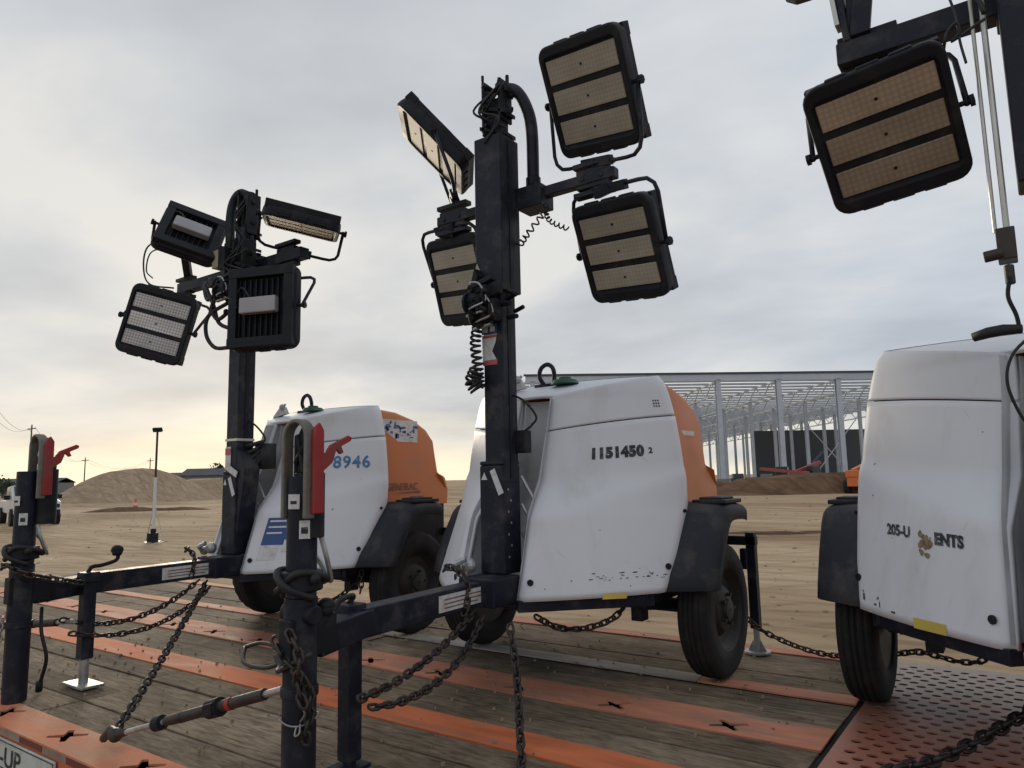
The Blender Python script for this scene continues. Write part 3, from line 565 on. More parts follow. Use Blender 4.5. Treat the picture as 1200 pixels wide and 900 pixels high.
def lettering(txt, size, s, a0, z0, matname, parent, name='lettering', slope=0.0, thick=0.002, off=0.0025, flip=False, spacing=1.0):
    # along the panel: a grows away from the mast; on the left-hand side (s=-1) text must run towards the mast
    L = math.hypot(G(z0)[0]-F(z0)[0], G(z0)[1]-F(z0)[1])
    def fn(x, y):
        a = a0+x/L if s > 0 else a0-x/L; return panel(a, z0+y+slope*x, off, s)
    mb = text_mb(txt, size, fn, thick=thick, spacing=spacing); return mb.build(name, matname, parent)
def patch(s, a0, a1, z0, z1, matname, parent, name='sticker', off=0.002, slope=0.0, n=6):
    mb = MB(); mb.grid(lambda u, v: panel(lerp(a0, a1, u), lerp(z0, z1, v)+slope*(lerp(a0, a1, u)-a0), off, s), n, n); return mb.build(name, matname, parent)

YB = 3.2
def make_tower(cx, label, mast, shroud=0.135, cdx=0.02, cdy=0.0, cdz=0.0, jk=(.14, 1.79), knob=None):
    T = thing('light_tower', label, 'light tower', (cx, YB, 0), 'mobile light towers in a row on the flatbed')
    mx, my = .035, 2.72
    def B(mb, name, material, parent=None, **k):
        if parent is None: k['loc'] = (0, -YB, 0)
        return mb.build(name, material, parent or T, **k)
    T_parts = {}
    # --- enclosure: a door and an upper lid each side, with a shadow gap
    for s in (1, -1):
        d = B(shell(bot, lambda a: seam(a)-.0025, s), 'side_door', 'white', bevel=0, smooth=True); T_parts['door%d' % s] = d
        mb = MB()
        for a, z, r in ((.93, .56, .014), (.965, .80, .009), (.06, .515, .014)):
            p = panel(a, z, .001, s); q = panel(a, z, .008, s); mb.cyl(p, q, r, n=12)
        B(mb, 'door_latch', 'blk2', d)
        q = B(shell(lambda a: seam(a)+.0025, top, s, nv=16), 'upper_panel', 'white', smooth=True); T_parts['lid%d' % s] = q
        mb = MB(); mb.grid(lambda u, v: panel(lerp(.02, .98, u), lerp(.47, 1.34, v), -.03, s), 20, 16, flip=s < 0); B(mb, 'inner_liner', 'blk2')
    # --- roof closing the two upper panels, with a slight crown
    def roof(u, v):
        a = v; s = -1 if u < .5 else 1; p = panel(a, top(a)-.002, -.004, 1); t = (u-.5)*2; x = p.x*t
        z = p.z+0.014*(1-abs(t)**2.4)*(0.35+.65*a); return (x, p.y, z)
    B(MB().grid(roof, 40, 24), 'roof_panel', 'white', smooth=True)
    mb = MB(); mb.grid(lambda u, v: (lerp(-.54, .54, u), 3.378+v*.05, lerp(1.47, 1.45, v)+.013*(1-abs(2*u-1)**2.4)), 20, 2); B(mb, 'roof_trim', 'white', smooth=True)
    # --- recess behind the mast
    def rec(u, v):
        z = lerp(.45, 1.362, v); fx, fy = F(z); d = min(.34, 3.14-fy)
        path = [(fx-.004, fy+.006), (fx-.018, fy+.022), (fx-.045, fy+.11), (fx-.06, fy+d*.7), (fx-.075, fy+d), (0, fy+d+.02)]; path = path+[(-x, y) for x, y in path[-2::-1]]
        k = u*(len(path)-1); i = min(int(k), len(path)-2); f = k-i; x, y = lerp(path[i][0], path[i+1][0], f), lerp(path[i][1], path[i+1][1], f); return (x, y, z)
    B(MB().grid(rec, 40, 20, flip=True), 'mast_recess', 'inner', smooth=True)
    mb = MB()
    def lip(u, v):
        fx, fy = F(1.362); x = lerp(-fx, fx, u); return (x, lerp(fy+.06, 3.2, v), lerp(1.362, 1.40, v)+.02*(1-abs(2*u-1)**2))
    B(MB().grid(lip, 12, 6), 'recess_roof', 'white', smooth=True)
    # --- rear hood, orange: side profile swept across with rounded shoulders
    pr = [(3.40, .80), (3.40, 1.40), (3.46, 1.452), (3.62, 1.44), (3.80, 1.395), (3.93, 1.33), (4.0, 1.25), (4.02, 1.15), (4.05, 1.02), (4.08, .995), (4.10, .985), (4.13, .90), (4.12, .80)]
    def hoodw(y, z): return .535 if z > 1.0 else .565
    mb = MB(); secs = []
    for t, sh in ((-1, .05), (-.975, .015), (-.93, 0), (0, -.008), (.93, 0), (.975, .015), (1, .05)):
        row = []
        for (y, z) in pr:
            w = hoodw(y, z); ty = y-(sh if y > 3.45 else 0); tz = z-(sh*.8 if z > 1.3 else 0); row.append(mb.bm.verts.new((t*w, ty, tz)))
        secs.append(row)
    for A, C_ in zip(secs, secs[1:]):
        for i in range(len(pr)-1): mb.bm.faces.new([A[i], C_[i], C_[i+1], A[i+1]])
    mb.bm.faces.new(secs[0]); mb.bm.faces.new(secs[-1][::-1]); bmesh.ops.recalc_face_normals(mb.bm, faces=mb.bm.faces[:])
    hood = B(mb, 'rear_hood', 'orange', bevel=.012); T_parts['hood'] = hood
    mb = MB()
    for i in range(6):
        z = 1.06+i*.035; mb.box(-.38, .38, 4.005-.004*i+.0, 4.035-.004*i, z, z+.012)
    B(mb, 'rear_grille', 'blk2', hood)
    mb = MB(); mb.box(-.50, .50, 3.36, 3.41, .5, 1.38); mb.box(-.52, .52, 3.40, 4.10, .44, .81); B(mb, 'engine_bay', 'blk2')
    # --- chassis
    mb = MB()
    mb.box(-.60, .60, 3.05, 4.12, .40, .445)
    for s in (-1, 1):
        mb.bar((s*.16, 2.66, .415), (s*.60, 3.10, .415), .05, .05); mb.bar((s*.54, 3.08, .41), (s*.54, 4.1, .41), .05, .06)
    mb.prism([(-.16, 2.68, .44), (.16, 2.68, .44), (.62, 3.12, .44), (-.62, 3.12, .44)], (0, 0, -.012))
    B(mb, 'chassis', 'blk', bevel=.004)
    mb = MB(); mb.prism([(.13, 2.90, .43), (.13, 3.30, .43), (.13, 3.26, .37), (.13, 2.98, .385)], (.30, 0, 0)); B(mb, 'fuel_tank', 'blk2', bevel=.012)
    mb = MB(); mb.cyl((-.64, 3.54, .32), (.64, 3.54, .32), .035, n=12)
    for s in (-1, 1): mb.bar((s*.52, 3.15, .38), (s*.54, 3.52, .33), .04, .05); mb.bar((s*.52, 3.9, .38), (s*.54, 3.52, .33), .04, .05); mb.box(s*.44-.03, s*.44+.03, 3.25, 3.32, .28, .40)
    B(mb, 'axle', 'blk', bevel=.004)
    for s in (-1, 1):
        t_ = link('wheel', tyre_mesh(-.073, .073, .32), 'tyre', T, smooth=True); t_.location = (s*.718, 3.54-YB, .32)
        ri = link('rim', rim_mesh(-s*.073, s*.073, .32), 'rim', t_, smooth=False)
        # fender: folded guard, sloping front, flat top with a raised pad
        si = [(3.07, .45), (3.10, .52), (3.20, .66), (3.31, .79), (3.37, .822), (3.44, .832), (3.55, .834), (3.66, .832), (3.72, .828), (3.74, .822)]
        sq = [(3.235, .45), (3.26, .52), (3.33, .66), (3.41, .78), (3.45, .812), (3.50, .822), (3.56, .824), (3.64, .822), (3.70, .816), (3.72, .808)]
        mb = MB(); W_ = []
        for k, dz, sh in ((0, 0, 0), (.25, .004, 0), (.80, .004, 0), (.94, -.006, .004), (1.0, -.026, .012), (1.01, -.075, .045)):
            row = []
            for (ya, za), (yb, zb2) in zip(si, sq):
                y_, z_ = lerp(ya, yb, min(k, 1)), lerp(za, zb2, min(k, 1)); cy_ = 3.56; w_ = max(0, min(1, (z_-.45)/.3)); row.append((s*lerp(.60, .85, k), y_+(cy_-y_)*sh*3, z_+dz*w_))
            W_.append(row)
        vs = [[mb.bm.verts.new(p) for p in r_] for r_ in W_]
        for A, C_ in zip(vs, vs[1:]):
            for i in range(len(si)-1): mb.bm.faces.new([A[i], A[i+1], C_[i+1], C_[i]])
        bmesh.ops.recalc_face_normals(mb.bm, faces=mb.bm.faces[:]); o = B(mb, 'fender', 'fender', smooth=True)
        so_ = o.modifiers.new('thick', 'SOLIDIFY'); so_.thickness = .007; o.modifiers.new('edge', 'BEVEL').width = .004; o.modifiers['edge'].limit_method = 'ANGLE'
        mb = MB(); mb.box(min(s*.66, s*.83), max(s*.66, s*.83), 3.46, 3.70, .826, .846); mb.box(min(s*.685, s*.80), max(s*.685, s*.80), 3.49, 3.67, .845, .858); B(mb, 'step_pad', 'fender', o, bevel=.006)
        mb = MB(); mb.box(min(s*.575, s*.61), max(s*.575, s*.61), 3.36, 3.9, .45, .79); B(mb, 'wheel_well', 'blk2', bevel=.004)
    # --- drawbar
    mb = MB(); mb.bar((mx, 2.62, .482), (mx+.05, 1.80, .482), .085, .10); mb.bar((mx+.05, 1.84, .482), (mx+.13, 1.54, .475), .085, .09)
    db = B(mb, 'drawbar', 'blk', bevel=.006)
    mb = MB(); mb.box(mx-.075, mx+.12, 2.50, 2.70, .425, .545); mb.box(mx-.12, mx+.12, 2.66, 2.95, .40, .46); B(mb, 'mast_foot', 'blk', bevel=.008)
    # side label on the drawbar
    def dbp(t, z, off=.0015): a = V(mx+.0425, 2.62, 0); b = V(mx+.0925, 1.80, 0); p = a.lerp(b, t); return V(p.x+off, p.y, z)
    mb = MB(); mb.grid(lambda u, v: dbp(lerp(.50, .10, u), lerp(.45, .515, v)), 6, 2); B(mb, 'drawbar_label', 'sticker', db)
    mb = MB()
    for i in range(3): mb.grid(lambda u, v, i=i: dbp(lerp(.46, .18-.03*i, u), .462+.016*i+.005*v, .003), 12, 1)
    B(mb, 'drawbar_label', 'inkfade', db)
    # --- jack leg near the coupling
    jx, jy = mx+jk[0], jk[1]
    mb = MB(); mb.box(jx-.03, jx+.03, jy-.03, jy+.03, .03 if knob else .13, .51); mb.box(jx-.04, jx+.04, jy-.04, jy+.04, .50, .548); jk_ = B(mb, 'jack_leg', 'blk', bevel=.005)
    mb = MB(); mb.cyl((jx, jy, .01), (jx, jy, .14), .022, n=12); fs_ = .05 if knob else .105; mb.box(jx-fs_, jx+fs_, jy-.055, jy+.055, 0.003, .016); B(mb, 'jack_foot', 'blk' if knob else 'galv', jk_, bevel=.003)
    kx, ky, kz = (knob[0]-cx, knob[1], .585) if knob else (jx-.01, jy+.14, .645)
    mb = MB(); mb.tube(spline([(jx-.01, jy, .545), (jx-.01, jy+.02, .57), ((jx+kx)/2, (jy+ky)/2, .575), (kx, ky, kz-.05), (kx, ky, kz)], 6), .010, 8); mb.sphere((kx, ky, kz), .030, (1, 1, .8)); mb.cyl((kx, ky, kz-.03), (kx, ky, kz-.005), .02, .03, n=12); B(mb, 'jack_knob', 'blk2', jk_, smooth=True)
    # --- folded coupling: upright post, cast coupler and red brake lever
    px_, py_ = mx+.14, 1.49
    mb = MB(); mb.cyl((px_, py_, 0.002), (px_, py_, .62), .051, n=28); mb.cyl((px_, py_, .62), (px_, py_, .99+max(0, cdz)), .047, n=28); mb.cyl((px_, py_, .33), (px_, py_, .36), .0565, n=28)
    po = B(mb, 'coupling_post', 'blk', bevel=.003)
    mb = MB(); mb.obox((px_+.0, py_+.03, .50), V(.03, 0, 0), V(0, .09, 0), V(0, 0, .06)); mb.cyl((px_-.07, py_, .57), (px_+.07, py_, .57), .03, n=14); mb.cyl((px_, py_, .64), (px_, py_, .70), .066, n=20); B(mb, 'hinge_block', 'blk2', po, bevel=.006)
    # arch shell (a stadium ring around the post top), opening towards the camera side
    mb = MB(); ro, ri_ = .060, .046; zt, zb = 1.108+cdz, .86+cdz; K = 14
    outer = [(-ro, zb)]+[(ro*cos(pi-pi*i/K), zt+ro*sin(pi*i/K)) for i in range(K+1)]+[(ro, zb)]; inner = [(-ri_, zb)]+[(ri_*cos(pi-pi*i/K), zt+ri_*sin(pi*i/K)) for i in range(K+1)]+[(ri_, zb)]
    cyp = py_+cdy; y0, y1 = cyp-.055, cyp-.015; cxp = px_+.0+cdx
    def vv(x, z, y): return mb.bm.verts.new((cxp+x, y, z))
    O0 = [vv(x, z, y0) for x, z in outer]; I0 = [vv(x, z, y0) for x, z in inner]; O1 = [vv(x, z, y1) for x, z in outer]; I1 = [vv(x, z, y1) for x, z in inner]
    for i in range(len(outer)-1): mb.bm.faces.new([O0[i], O0[i+1], I0[i+1], I0[i]]); mb.bm.faces.new([O1[i+1], O1[i], I1[i], I1[i+1]]); mb.bm.faces.new([O0[i+1], O0[i], O1[i], O1[i+1]]); mb.bm.faces.new([I0[i], I0[i+1], I1[i+1], I1[i]])
    for i in (0, -1): mb.bm.faces.new([O0[i], I0[i], I1[i], O1[i]])
    bmesh.ops.recalc_face_normals(mb.bm, faces=mb.bm.faces[:]); cp = B(mb, 'coupler', 'tan', po, bevel=.006)
    mb = MB(); mb.cyl((cxp, cyp+.012, .80), (cxp, cyp+.012, 1.0+cdz), .046, n=20); mb.cyl((cxp, cyp+.012, 1.0+cdz), (cxp, cyp+.012, 1.02+cdz), .036, n=16); mb.sphere((cxp, cyp+.0, 1.11+cdz), .036, (1, .7, 1.2)); mb.cyl((cxp-.03, cyp-.02, 1.03+cdz), (cxp+.03, cyp-.03, 1.09+cdz), .010, n=8); mb.cyl((cxp+.02, cyp-.03, 1.0+cdz), (cxp-.02, cyp-.02, 1.12+cdz), .009, n=8); mb.box(cxp-.055, cxp+.055, cyp-.01, cyp+.004, .90+cdz, 1.12+cdz); B(mb, 'ball_socket', 'blk2', cp, bevel=.003)
    zl = cdz; xr = cxp+.061
    mb = MB(); mb.prism([(xr, cyp-.035, .875+zl), (xr, cyp-.035, 1.11+zl), (xr, cyp-.028, 1.14+zl), (xr, cyp-.012, 1.155+zl), (xr, cyp+.005, 1.13+zl), (xr, cyp+.007, .875+zl)], (.014, 0, 0))
    mb.prism([(xr+.002, cyp+.0, 1.045+zl), (xr+.002, cyp+.03, 1.085+zl), (xr+.002, cyp+.105, 1.118+zl), (xr+.002, cyp+.118, 1.112+zl), (xr+.002, cyp+.115, 1.100+zl), (xr+.002, cyp+.075, 1.082+zl), (xr+.002, cyp+.085, 1.062+zl), (xr+.002, cyp+.07, 1.056+zl), (xr+.002, cyp+.055, 1.072+zl), (xr+.002, cyp+.04, 1.03+zl), (xr+.002, cyp+.0, 1.0+zl)], (.012, 0, 0))
    B(mb, 'brake_lever', 'red', cp, bevel=.004)
    mb = MB(); mb.grid(lambda u, v: (px_+.0585*sin(lerp(.1, .75, u)), py_-.0585*cos(lerp(.1, .75, u)), lerp(.90-.01, .935, v)) , 5, 1); B(mb, 'sticker', 'sticker', po); mb = MB(); mb.grid(lambda u, v: (px_+.0585*sin(lerp(.75, 1.35, u)), py_-.0585*cos(lerp(.75, 1.35, u)), lerp(.80, .855, v)), 5, 1); B(mb, 'sticker', 'sticker', po)
    mb = MB(); mb.grid(lambda u, v: (px_+.0592*sin(lerp(.25, .6, u)), py_-.0592*cos(lerp(.25, .6, u)), lerp(.905, .915, v)), 5, 1); B(mb, 'sticker', 'ink', po); mb = MB(); mb.grid(lambda u, v: (px_+.0592*sin(lerp(.85, 1.2, u)), py_-.0592*cos(lerp(.85, 1.2, u)), lerp(.815, .835, v)), 5, 1); B(mb, 'sticker', 'ink', po)
    mb = MB(); mb.tube(spline([(px_-.05, py_+.02, .80), (px_-.02, py_+.085, .72), (px_+.03, py_+.09, .66), (px_+.06, py_+.05, .73), (px_+.055, py_+.03, .80)], 6), .009, 6); B(mb, 'lashing_hook', 'galv', po)
    mb = MB(); mb.tube(spline([(px_+.06, py_-.0, .62), (px_+.02, py_-.075, .66), (px_-.05, py_-.05, .70), (px_-.06, py_+.04, .69), (px_+.0, py_+.08, .66), (px_+.06, py_+.04, .68), (px_+.05, py_-.05, .70), (px_-.04, py_-.06, .64)], 8), .012, 6)
    mb.cyl((px_-.07, py_, .62), (px_-.07, py_-.02, .68), .02, n=8); mb.cyl((px_+.065, py_-.01, .68), (px_+.085, py_-.01, .68), .016, n=8); B(mb, 'breakaway_cable', 'rubber', po, smooth=True)
    # --- rear stabiliser
    for s in (1,):
        sx = s*.735; sy = 4.10
        mb = MB(); mb.bar((s*.50, sy, .60), (sx+.03, sy, .60), .05, .05); mb.box(sx-.025, sx+.025, sy-.025, sy+.025, .13, .645); mb.box(sx-.045, sx-.01, sy-.07, sy-.02, .45, .56); sj = B(mb, 'stabiliser_leg', 'blk', bevel=.004)
        mb = MB(); mb.cyl((sx, sy, .01), (sx, sy, .14), .019, n=10); mb.cyl((sx, sy, .002), (sx, sy, .012), .07, n=14); mb.prism([(sx-.05, sy, .012), (sx+.05, sy, .012), (sx+.02, sy, .07), (sx-.02, sy, .07)], (0, .005, 0)); B(mb, 'stabiliser_foot', 'galv', sj)
    # --- roof fittings
    if label.find('right edge') < 0:
        mb = MB(); mb.tube(spline([(-.10, 3.33, 1.47), (-.125, 3.32, 1.52), (-.115, 3.32, 1.565), (-.075, 3.32, 1.585), (-.04, 3.32, 1.565), (-.035, 3.33, 1.52), (-.05, 3.34, 1.47)], 5), .0125, 8); mb.box(-.14, -.02, 3.29, 3.36, 1.455, 1.475); B(mb, 'lifting_eye', 'blk', smooth=True)
    mb = MB(); mb.cyl((.08, 3.25, 1.455), (.08, 3.25, 1.478), .075, .062, n=20); mb.cyl((.08, 3.25, 1.478), (.08, 3.25, 1.492), .035, n=12); B(mb, 'filler_cap', 'green', bevel=.004)
    if label.find('right edge') < 0:
        mb = MB(); mb.prism([(-.30, 3.20, 1.43), (-.15, 3.20, 1.45), (-.18, 3.20, 1.50), (-.22, 3.20, 1.50)], (0, .03, 0)); mb.sphere((-.19, 3.2, 1.50), .022); mb.cyl((-.26, 3.21, 1.43), (-.17, 3.21, 1.52), .008, n=6); B(mb, 'roof_bracket', 'galv')
    # --- mast
    mb = MB(); w = shroud/2; mb.box(mx-w, mx+w, my-w, my+w, .545, 1.03)
    mb.prism([(mx-w, my-w, 1.03), (mx+w, my-w, 1.03), (mx+w, my+w, 1.03), (mx-w, my+w, 1.03)], (0, 0, .02)); B(mb, 'mast_shroud', 'blk', bevel=.008)
    for (z0, z1, wd, col) in mast:
        mb = MB(); w = wd/2; ox = .014 if wd in (.108, .156, .112) else 0; mb.box(mx-w+ox, mx+w+ox, my-w, my+w, z0, z1); ms = B(mb, 'mast_section', col, bevel=.007)
        mb = MB(); mb.box(mx+ox+w-.001, mx+ox+w+.003, my-.012, my+.012, z0+.02, z1-.02); B(mb, 'slide_track', 'blk2', ms)
    mb = MB()
    for i in range(9): z = .62+.05*i; mb.cyl((mx+.0625, my-.03+(i % 2)*.02, z), (mx+.068, my-.03+(i % 2)*.02, z), .006, n=6)
    B(mb, 'shroud_bolts', 'galv')
    mb = MB(); mb.grid(lambda u, v: (mx-.055+.035*u*(1-v)+.0175*v, my-shroud/2-.0025, lerp(.965, 1.0, v)), 1, 1); B(mb, 'warning_triangle', 'sticker')
    mb = MB(); mb.obox((mx+.012, my-shroud/2-.004, .965), V(.012, 0, 0), V(0, .002, 0), V(0, 0, .012)); mb2 = MB(); mb2.obox((mx+.035, my-shroud/2-.005, .955), V(.013, 0, .006), V(0, .002, 0), V(-.024, 0, .055)); B(mb2, 'serial_plate', 'sticker')
    mb.bm.free()
    mb = MB(); mb.box(mx+.065, mx+.125, my+.03, my+.085, 1.085, 1.19); B(mb, 'control_box', 'blk2', bevel=.006)
    mb = MB(); mb.tube(spline([(mx+.06, my+.02, 1.36), (mx+.13, my+.03, 1.32), (mx+.17, my+.06, 1.25), (mx+.15, my+.05, 1.21), (mx+.11, my+.05, 1.185)], 8), .006, 6); B(mb, 'mast_cable', 'rubber')
    mb = MB()
    for z in (.62, .75, .88): mb.cyl((mx+.05, my+.1, z+.1), (mx+.10, my+.12, z), .008, n=6)
    mb.sphere((mx-.09, 2.60, .585), .034); mb.sphere((mx-.13, 2.58, .57), .026); mb.tube([(mx-.13, 2.58, .56), (mx-.11, 2.53, .60), (mx-.07, 2.55, .62)], .014, 8); B(mb, 'mast_pivot', 'galv')
    return T, B, T_parts, cx+mx

def scratches(T, parts, seed):
    rnd = random.Random(seed)
    for key, s in (('door1', 1), ('door-1', -1)):
        mb = MB()
        for i in range(8):
            a, z = rnd.uniform(.1, .9), rnd.uniform(.50, 1.15); da, dz = rnd.uniform(-.07, .07), rnd.uniform(-.05, .05); w = rnd.uniform(.0008, .0016)
            mb.grid(lambda u, v: panel(a+da*u+.02*u*u, z+dz*u+w*(v-.5), .0012, s), 8, 1)
        mb.build('scratches', 'scratch', parts[key])
        mb = MB()
        for i in range(6):
            a, z = rnd.uniform(.05, .95), rnd.choice((rnd.uniform(.47, .56), rnd.uniform(.5, 1.1))); r = rnd.uniform(.002, .006)
            mb.bm.faces.new([mb.bm.verts.new(panel(a+r*1.3*cos(t)*rnd.uniform(.5, 1.2), z+r*sin(t)*rnd.uniform(.5, 1.2), .0014, s)) for t in [2*pi*q/7 for q in range(7)]])
        mb.build('chips', 'inkfade', parts[key])
def crossarm(T, p0, p1, w, pivot, mats='blk'):
    mb = MB(); mb.bar(p0, p1, w, w); mb.obox(pivot, V(.07, 0, 0), V(0, .06, 0), V(0, 0, .055))
    o = mb.build('crossarm', mats, T, bevel=.005); o.location = -V(T.location); return o
def endplates(T, arm, pts):
    for p in pts:
        mb = MB(); mb.obox(V(p), V(.085, 0, 0), V(0, .02, 0), V(0, 0, .045)); mb.obox(V(p)+V(0, 0, .07), V(.10, 0, 0), V(0, .025, 0), V(0, 0, .012)); mb.obox(V(p)-V(0, 0, .07), V(.10, 0, 0), V(0, .025, 0), V(0, 0, .012))
        mb.cyl(V(p)+V(-.05, -.03, .0), V(p)+V(-.05, .03, .0), .012, n=8); mb.cyl(V(p)+V(.05, -.03, .0), V(p)+V(.05, .03, .0), .012, n=8); mb.build('mount_plate', 'blk', arm, bevel=.003)
def masthead(T, x, y, z0, ztop, seed=0, goose=None):
    rnd = random.Random(seed); mb = MB()
    mb.box(x-.045, x+.045, y-.03, y+.03, z0, ztop-.10); mb.box(x-.06, x-.045, y-.05, y+.05, z0+.05, ztop); mb.box(x+.04, x+.055, y-.05, y+.05, z0+.10, ztop-.01)
    for i in range(22):
        a = rnd.uniform(0, 2*pi); z = rnd.uniform(z0+.01, ztop-.03); r = rnd.uniform(.03, .055); p = V(x+cos(a)*r, y+sin(a)*r, z); q = p+V(cos(a)*.03, sin(a)*.03, rnd.uniform(-.012, .012)); mb.cyl(p, q, rnd.uniform(.008, .018), n=7)
    for k in range(2): z = z0+.05+.11*k; mb.obox((x, y, z), V(.075, .0, -.03), V(0, .05, 0), V(0, 0, .01))
    mb.cyl((x-.05, y-.05, ztop), (x-.05, y-.05, ztop+.03), .008, n=6); mb.cyl((x+.05, y+.02, ztop-.01), (x+.05, y+.02, ztop+.03), .01, n=6)
    o = mb.build('mast_head', 'blk2', T, bevel=.002, segs=1); o.location = -V(T.location)
    mb = MB()
    for k in range(4):
        j = lambda s=.03: V(rnd.uniform(-s, s), rnd.uniform(-s, s), rnd.uniform(-s, s)); mb.tube(spline([V(x+.05, y-.04, ztop-.05)+j(), V(x-.05, y-.07, (z0+ztop)/2)+j(.04), V(x+.06, y-.06, z0+.06)+j(.04), V(x-.02, y-.09, z0-.02)+j()], 7), .006, 6)
    o2 = mb.build('cable_bundle', 'rubber', o, smooth=True)
    if goose:
        mb = MB()
        for dx in (0,): mb.tube(spline(goose, 8), .030, 12)
        mb.build('cable_gooseneck', 'blk', o, smooth=True)
        for a in (goose[0], goose[-1]): mb = MB(); mb.cyl(V(a)-V(0, 0, .02), V(a)+V(0, 0, .02), .037, n=14); mb.build('gooseneck_clamp', 'blk2', o)
    return o
def wmb(T, mb, name, m, parent=None, **k):
    o = mb.build(name, m, parent or T, **k)
    if parent is None: o.location = -V(T.location)
    return o
def winch(T, x, y, z, seed):
    rnd = random.Random(seed); mb = MB(); w = .07
    mb.obox((x-.01, y-.10, z), V(.05, 0, .01), V(0, .035, 0), V(0, 0, .045)); mb.cyl((x-.07, y-.11, z-.01), (x+.05, y-.11, z+.01), .032, n=14); mb.cyl((x-.075, y-.11, z-.02), (x-.06, y-.11, z-.02), .055, n=16); mb.cyl((x+.04, y-.11, z), (x+.05, y-.11, z), .055, n=16)
    mb.obox((x+.02, y-.12, z+.065), V(.07, -.01, .012), V(0, .02, 0), V(0, 0, .012)); mb.obox((x-.045, y-.08, z+.08), V(.015, 0, .05), V(0, .03, 0), V(-.01, 0, .02)); mb.cyl((x+.06, y+.02, z+.01), (x+.125, y+.0, z+.02), .011, n=8); mb.cyl((x+.06, y-.04, z-.03), (x+.13, y-.06, z-.035), .012, n=8)
    for i in range(12): p = V(x+rnd.uniform(-.06, .06), y-.11-rnd.uniform(0, .04), z+rnd.uniform(-.08, .04)); mb.cyl(p, p+V(rnd.uniform(-.02, .02), -.02, rnd.uniform(-.02, .02)), rnd.uniform(.006, .014), n=7)
    o = wmb(T, mb, 'winch', 'blk2', bevel=.003, segs=1)
    mb = MB(); mb.tube(spline([(x-.06, y-.13, z-.05), (x, y-.17, z-.055), (x+.05, y-.14, z-.02), (x+.03, y-.16, z+.05), (x-.03, y-.15, z+.07)], 7), .005, 6); mb.obox((x-.02, y-.125, z-.075), V(.05, 0, .006), V(0, .01, 0), V(0, 0, .005)); mb.build('winch_cable', 'galv', o, smooth=True)
    return o

# ================= middle tower
T, B, Pt, MX = make_tower(-2.055, 'white light tower stencilled with a long black number in the middle of the flatbed', [(.95, 1.90, .112, 'blk'), (1.84, 2.61, .156, 'blk')], jk=(.03, 1.79), knob=(-1.86, 1.57))
AY, AZ = 2.84, 2.335
arm = crossarm(T, (MX-.46, AY, AZ), (MX+.60, AY, AZ), .05, (MX+.155, AY, AZ-.02))
endplates(T, arm, [(MX-.36, AY, AZ), (MX+.485, AY, AZ)])
flood(T, (-1.492, 2.722, 2.677), (-.254, -.837, -.484), (.051, -.511, .858), (-1.53, AY, AZ+.075), w=.48, h=.51)['label'] = 'floodlight at the upper right of the middle mast, face towards the viewer'
flood(T, (-1.455, 2.89, 1.984), (-.211, -.871, -.444), (.004, -.455, .89), (-1.53, AY, AZ-.075), w=.44, h=.47)['label'] = 'floodlight hanging at the lower right of the middle mast'
flood(T, (-2.46, 2.75, 2.70), (-.59, -.43, -.69), (-.51, -.478, .716), (-2.36, AY, AZ+.075))['label'] = 'floodlight left of the middle mast, tipped edge on'
flood(T, (-2.45, 2.94, 2.03), (-.25, -.90, -.32), (.035, -.346, .938), (-2.37, AY, AZ-.075))['label'] = 'floodlight half hidden behind the middle mast'
masthead(T, MX+.01, 2.74, 2.61, 2.93, 3, [(MX+.03, 2.76, 2.90), (MX+.10, 2.78, 2.87), (MX+.145, 2.80, 2.78), (MX+.16, 2.82, 2.66), (MX+.155, 2.83, 2.40)])
winch(T, MX+.01, 2.695, 1.80, 2); winch(T, MX+.03, 2.72, 1.74, 12)
mb = MB(); mb.tube(coil_pts([(MX-.05, 2.64, 1.70), (MX-.055, 2.62, 1.60), (MX-.05, 2.63, 1.48), (MX-.045, 2.63, 1.40)], .022, 13), .0065, 6)
mb.tube(coil_pts([(MX-.055, 2.63, 1.47), (MX-.065, 2.61, 1.42), (MX-.05, 2.63, 1.38)], .034, 6), .007, 6); wmb(T, mb, 'coiled_cable', 'rubber', smooth=True)
mb = MB(); mb.tube(coil_pts([(MX+.10, 2.78, 2.08), (MX+.15, 2.77, 2.12), (MX+.22, 2.78, 2.19), (MX+.26, 2.80, 2.25)], .013, 8), .0045, 5); mb.tube(coil_pts([(MX+.24, 2.80, 2.26), (MX+.27, 2.78, 2.17), (MX+.36, 2.80, 2.11)], .010, 9), .004, 5); wmb(T, mb, 'coiled_lead', 'rubber', smooth=True)
mb = MB(); mb.obox((MX-.005, 2.72-.0555, 1.665), V(.045, 0, 0), V(0, .0015, 0), V(0, 0, .022)); s_ = wmb(T, mb, 'sticker', 'stblue')
mb = MB(); mb.obox((MX-.028, 2.72-.058, 1.665), V(.014, 0, 0), V(0, .001, 0), V(0, 0, .015)); mb.build('sticker', 'sticker', s_); mb = MB(); mb.obox((MX+.014, 2.72-.058, 1.665), V(.013, 0, 0), V(0, .001, 0), V(0, 0, .013)); mb.build('sticker', 'sticker', s_)
mb = MB(); mb.prism([(MX-.048, 2.6645, 1.64), (MX+.04, 2.6645, 1.64), (MX+.03, 2.6645, 1.60), (MX+.01, 2.6645, 1.56), (MX+.035, 2.6645, 1.52), (MX+.04, 2.6645, 1.50), (MX-.045, 2.6645, 1.50)], (0, -.0015, 0)); wmb(T, mb, 'sticker', 'sticker')
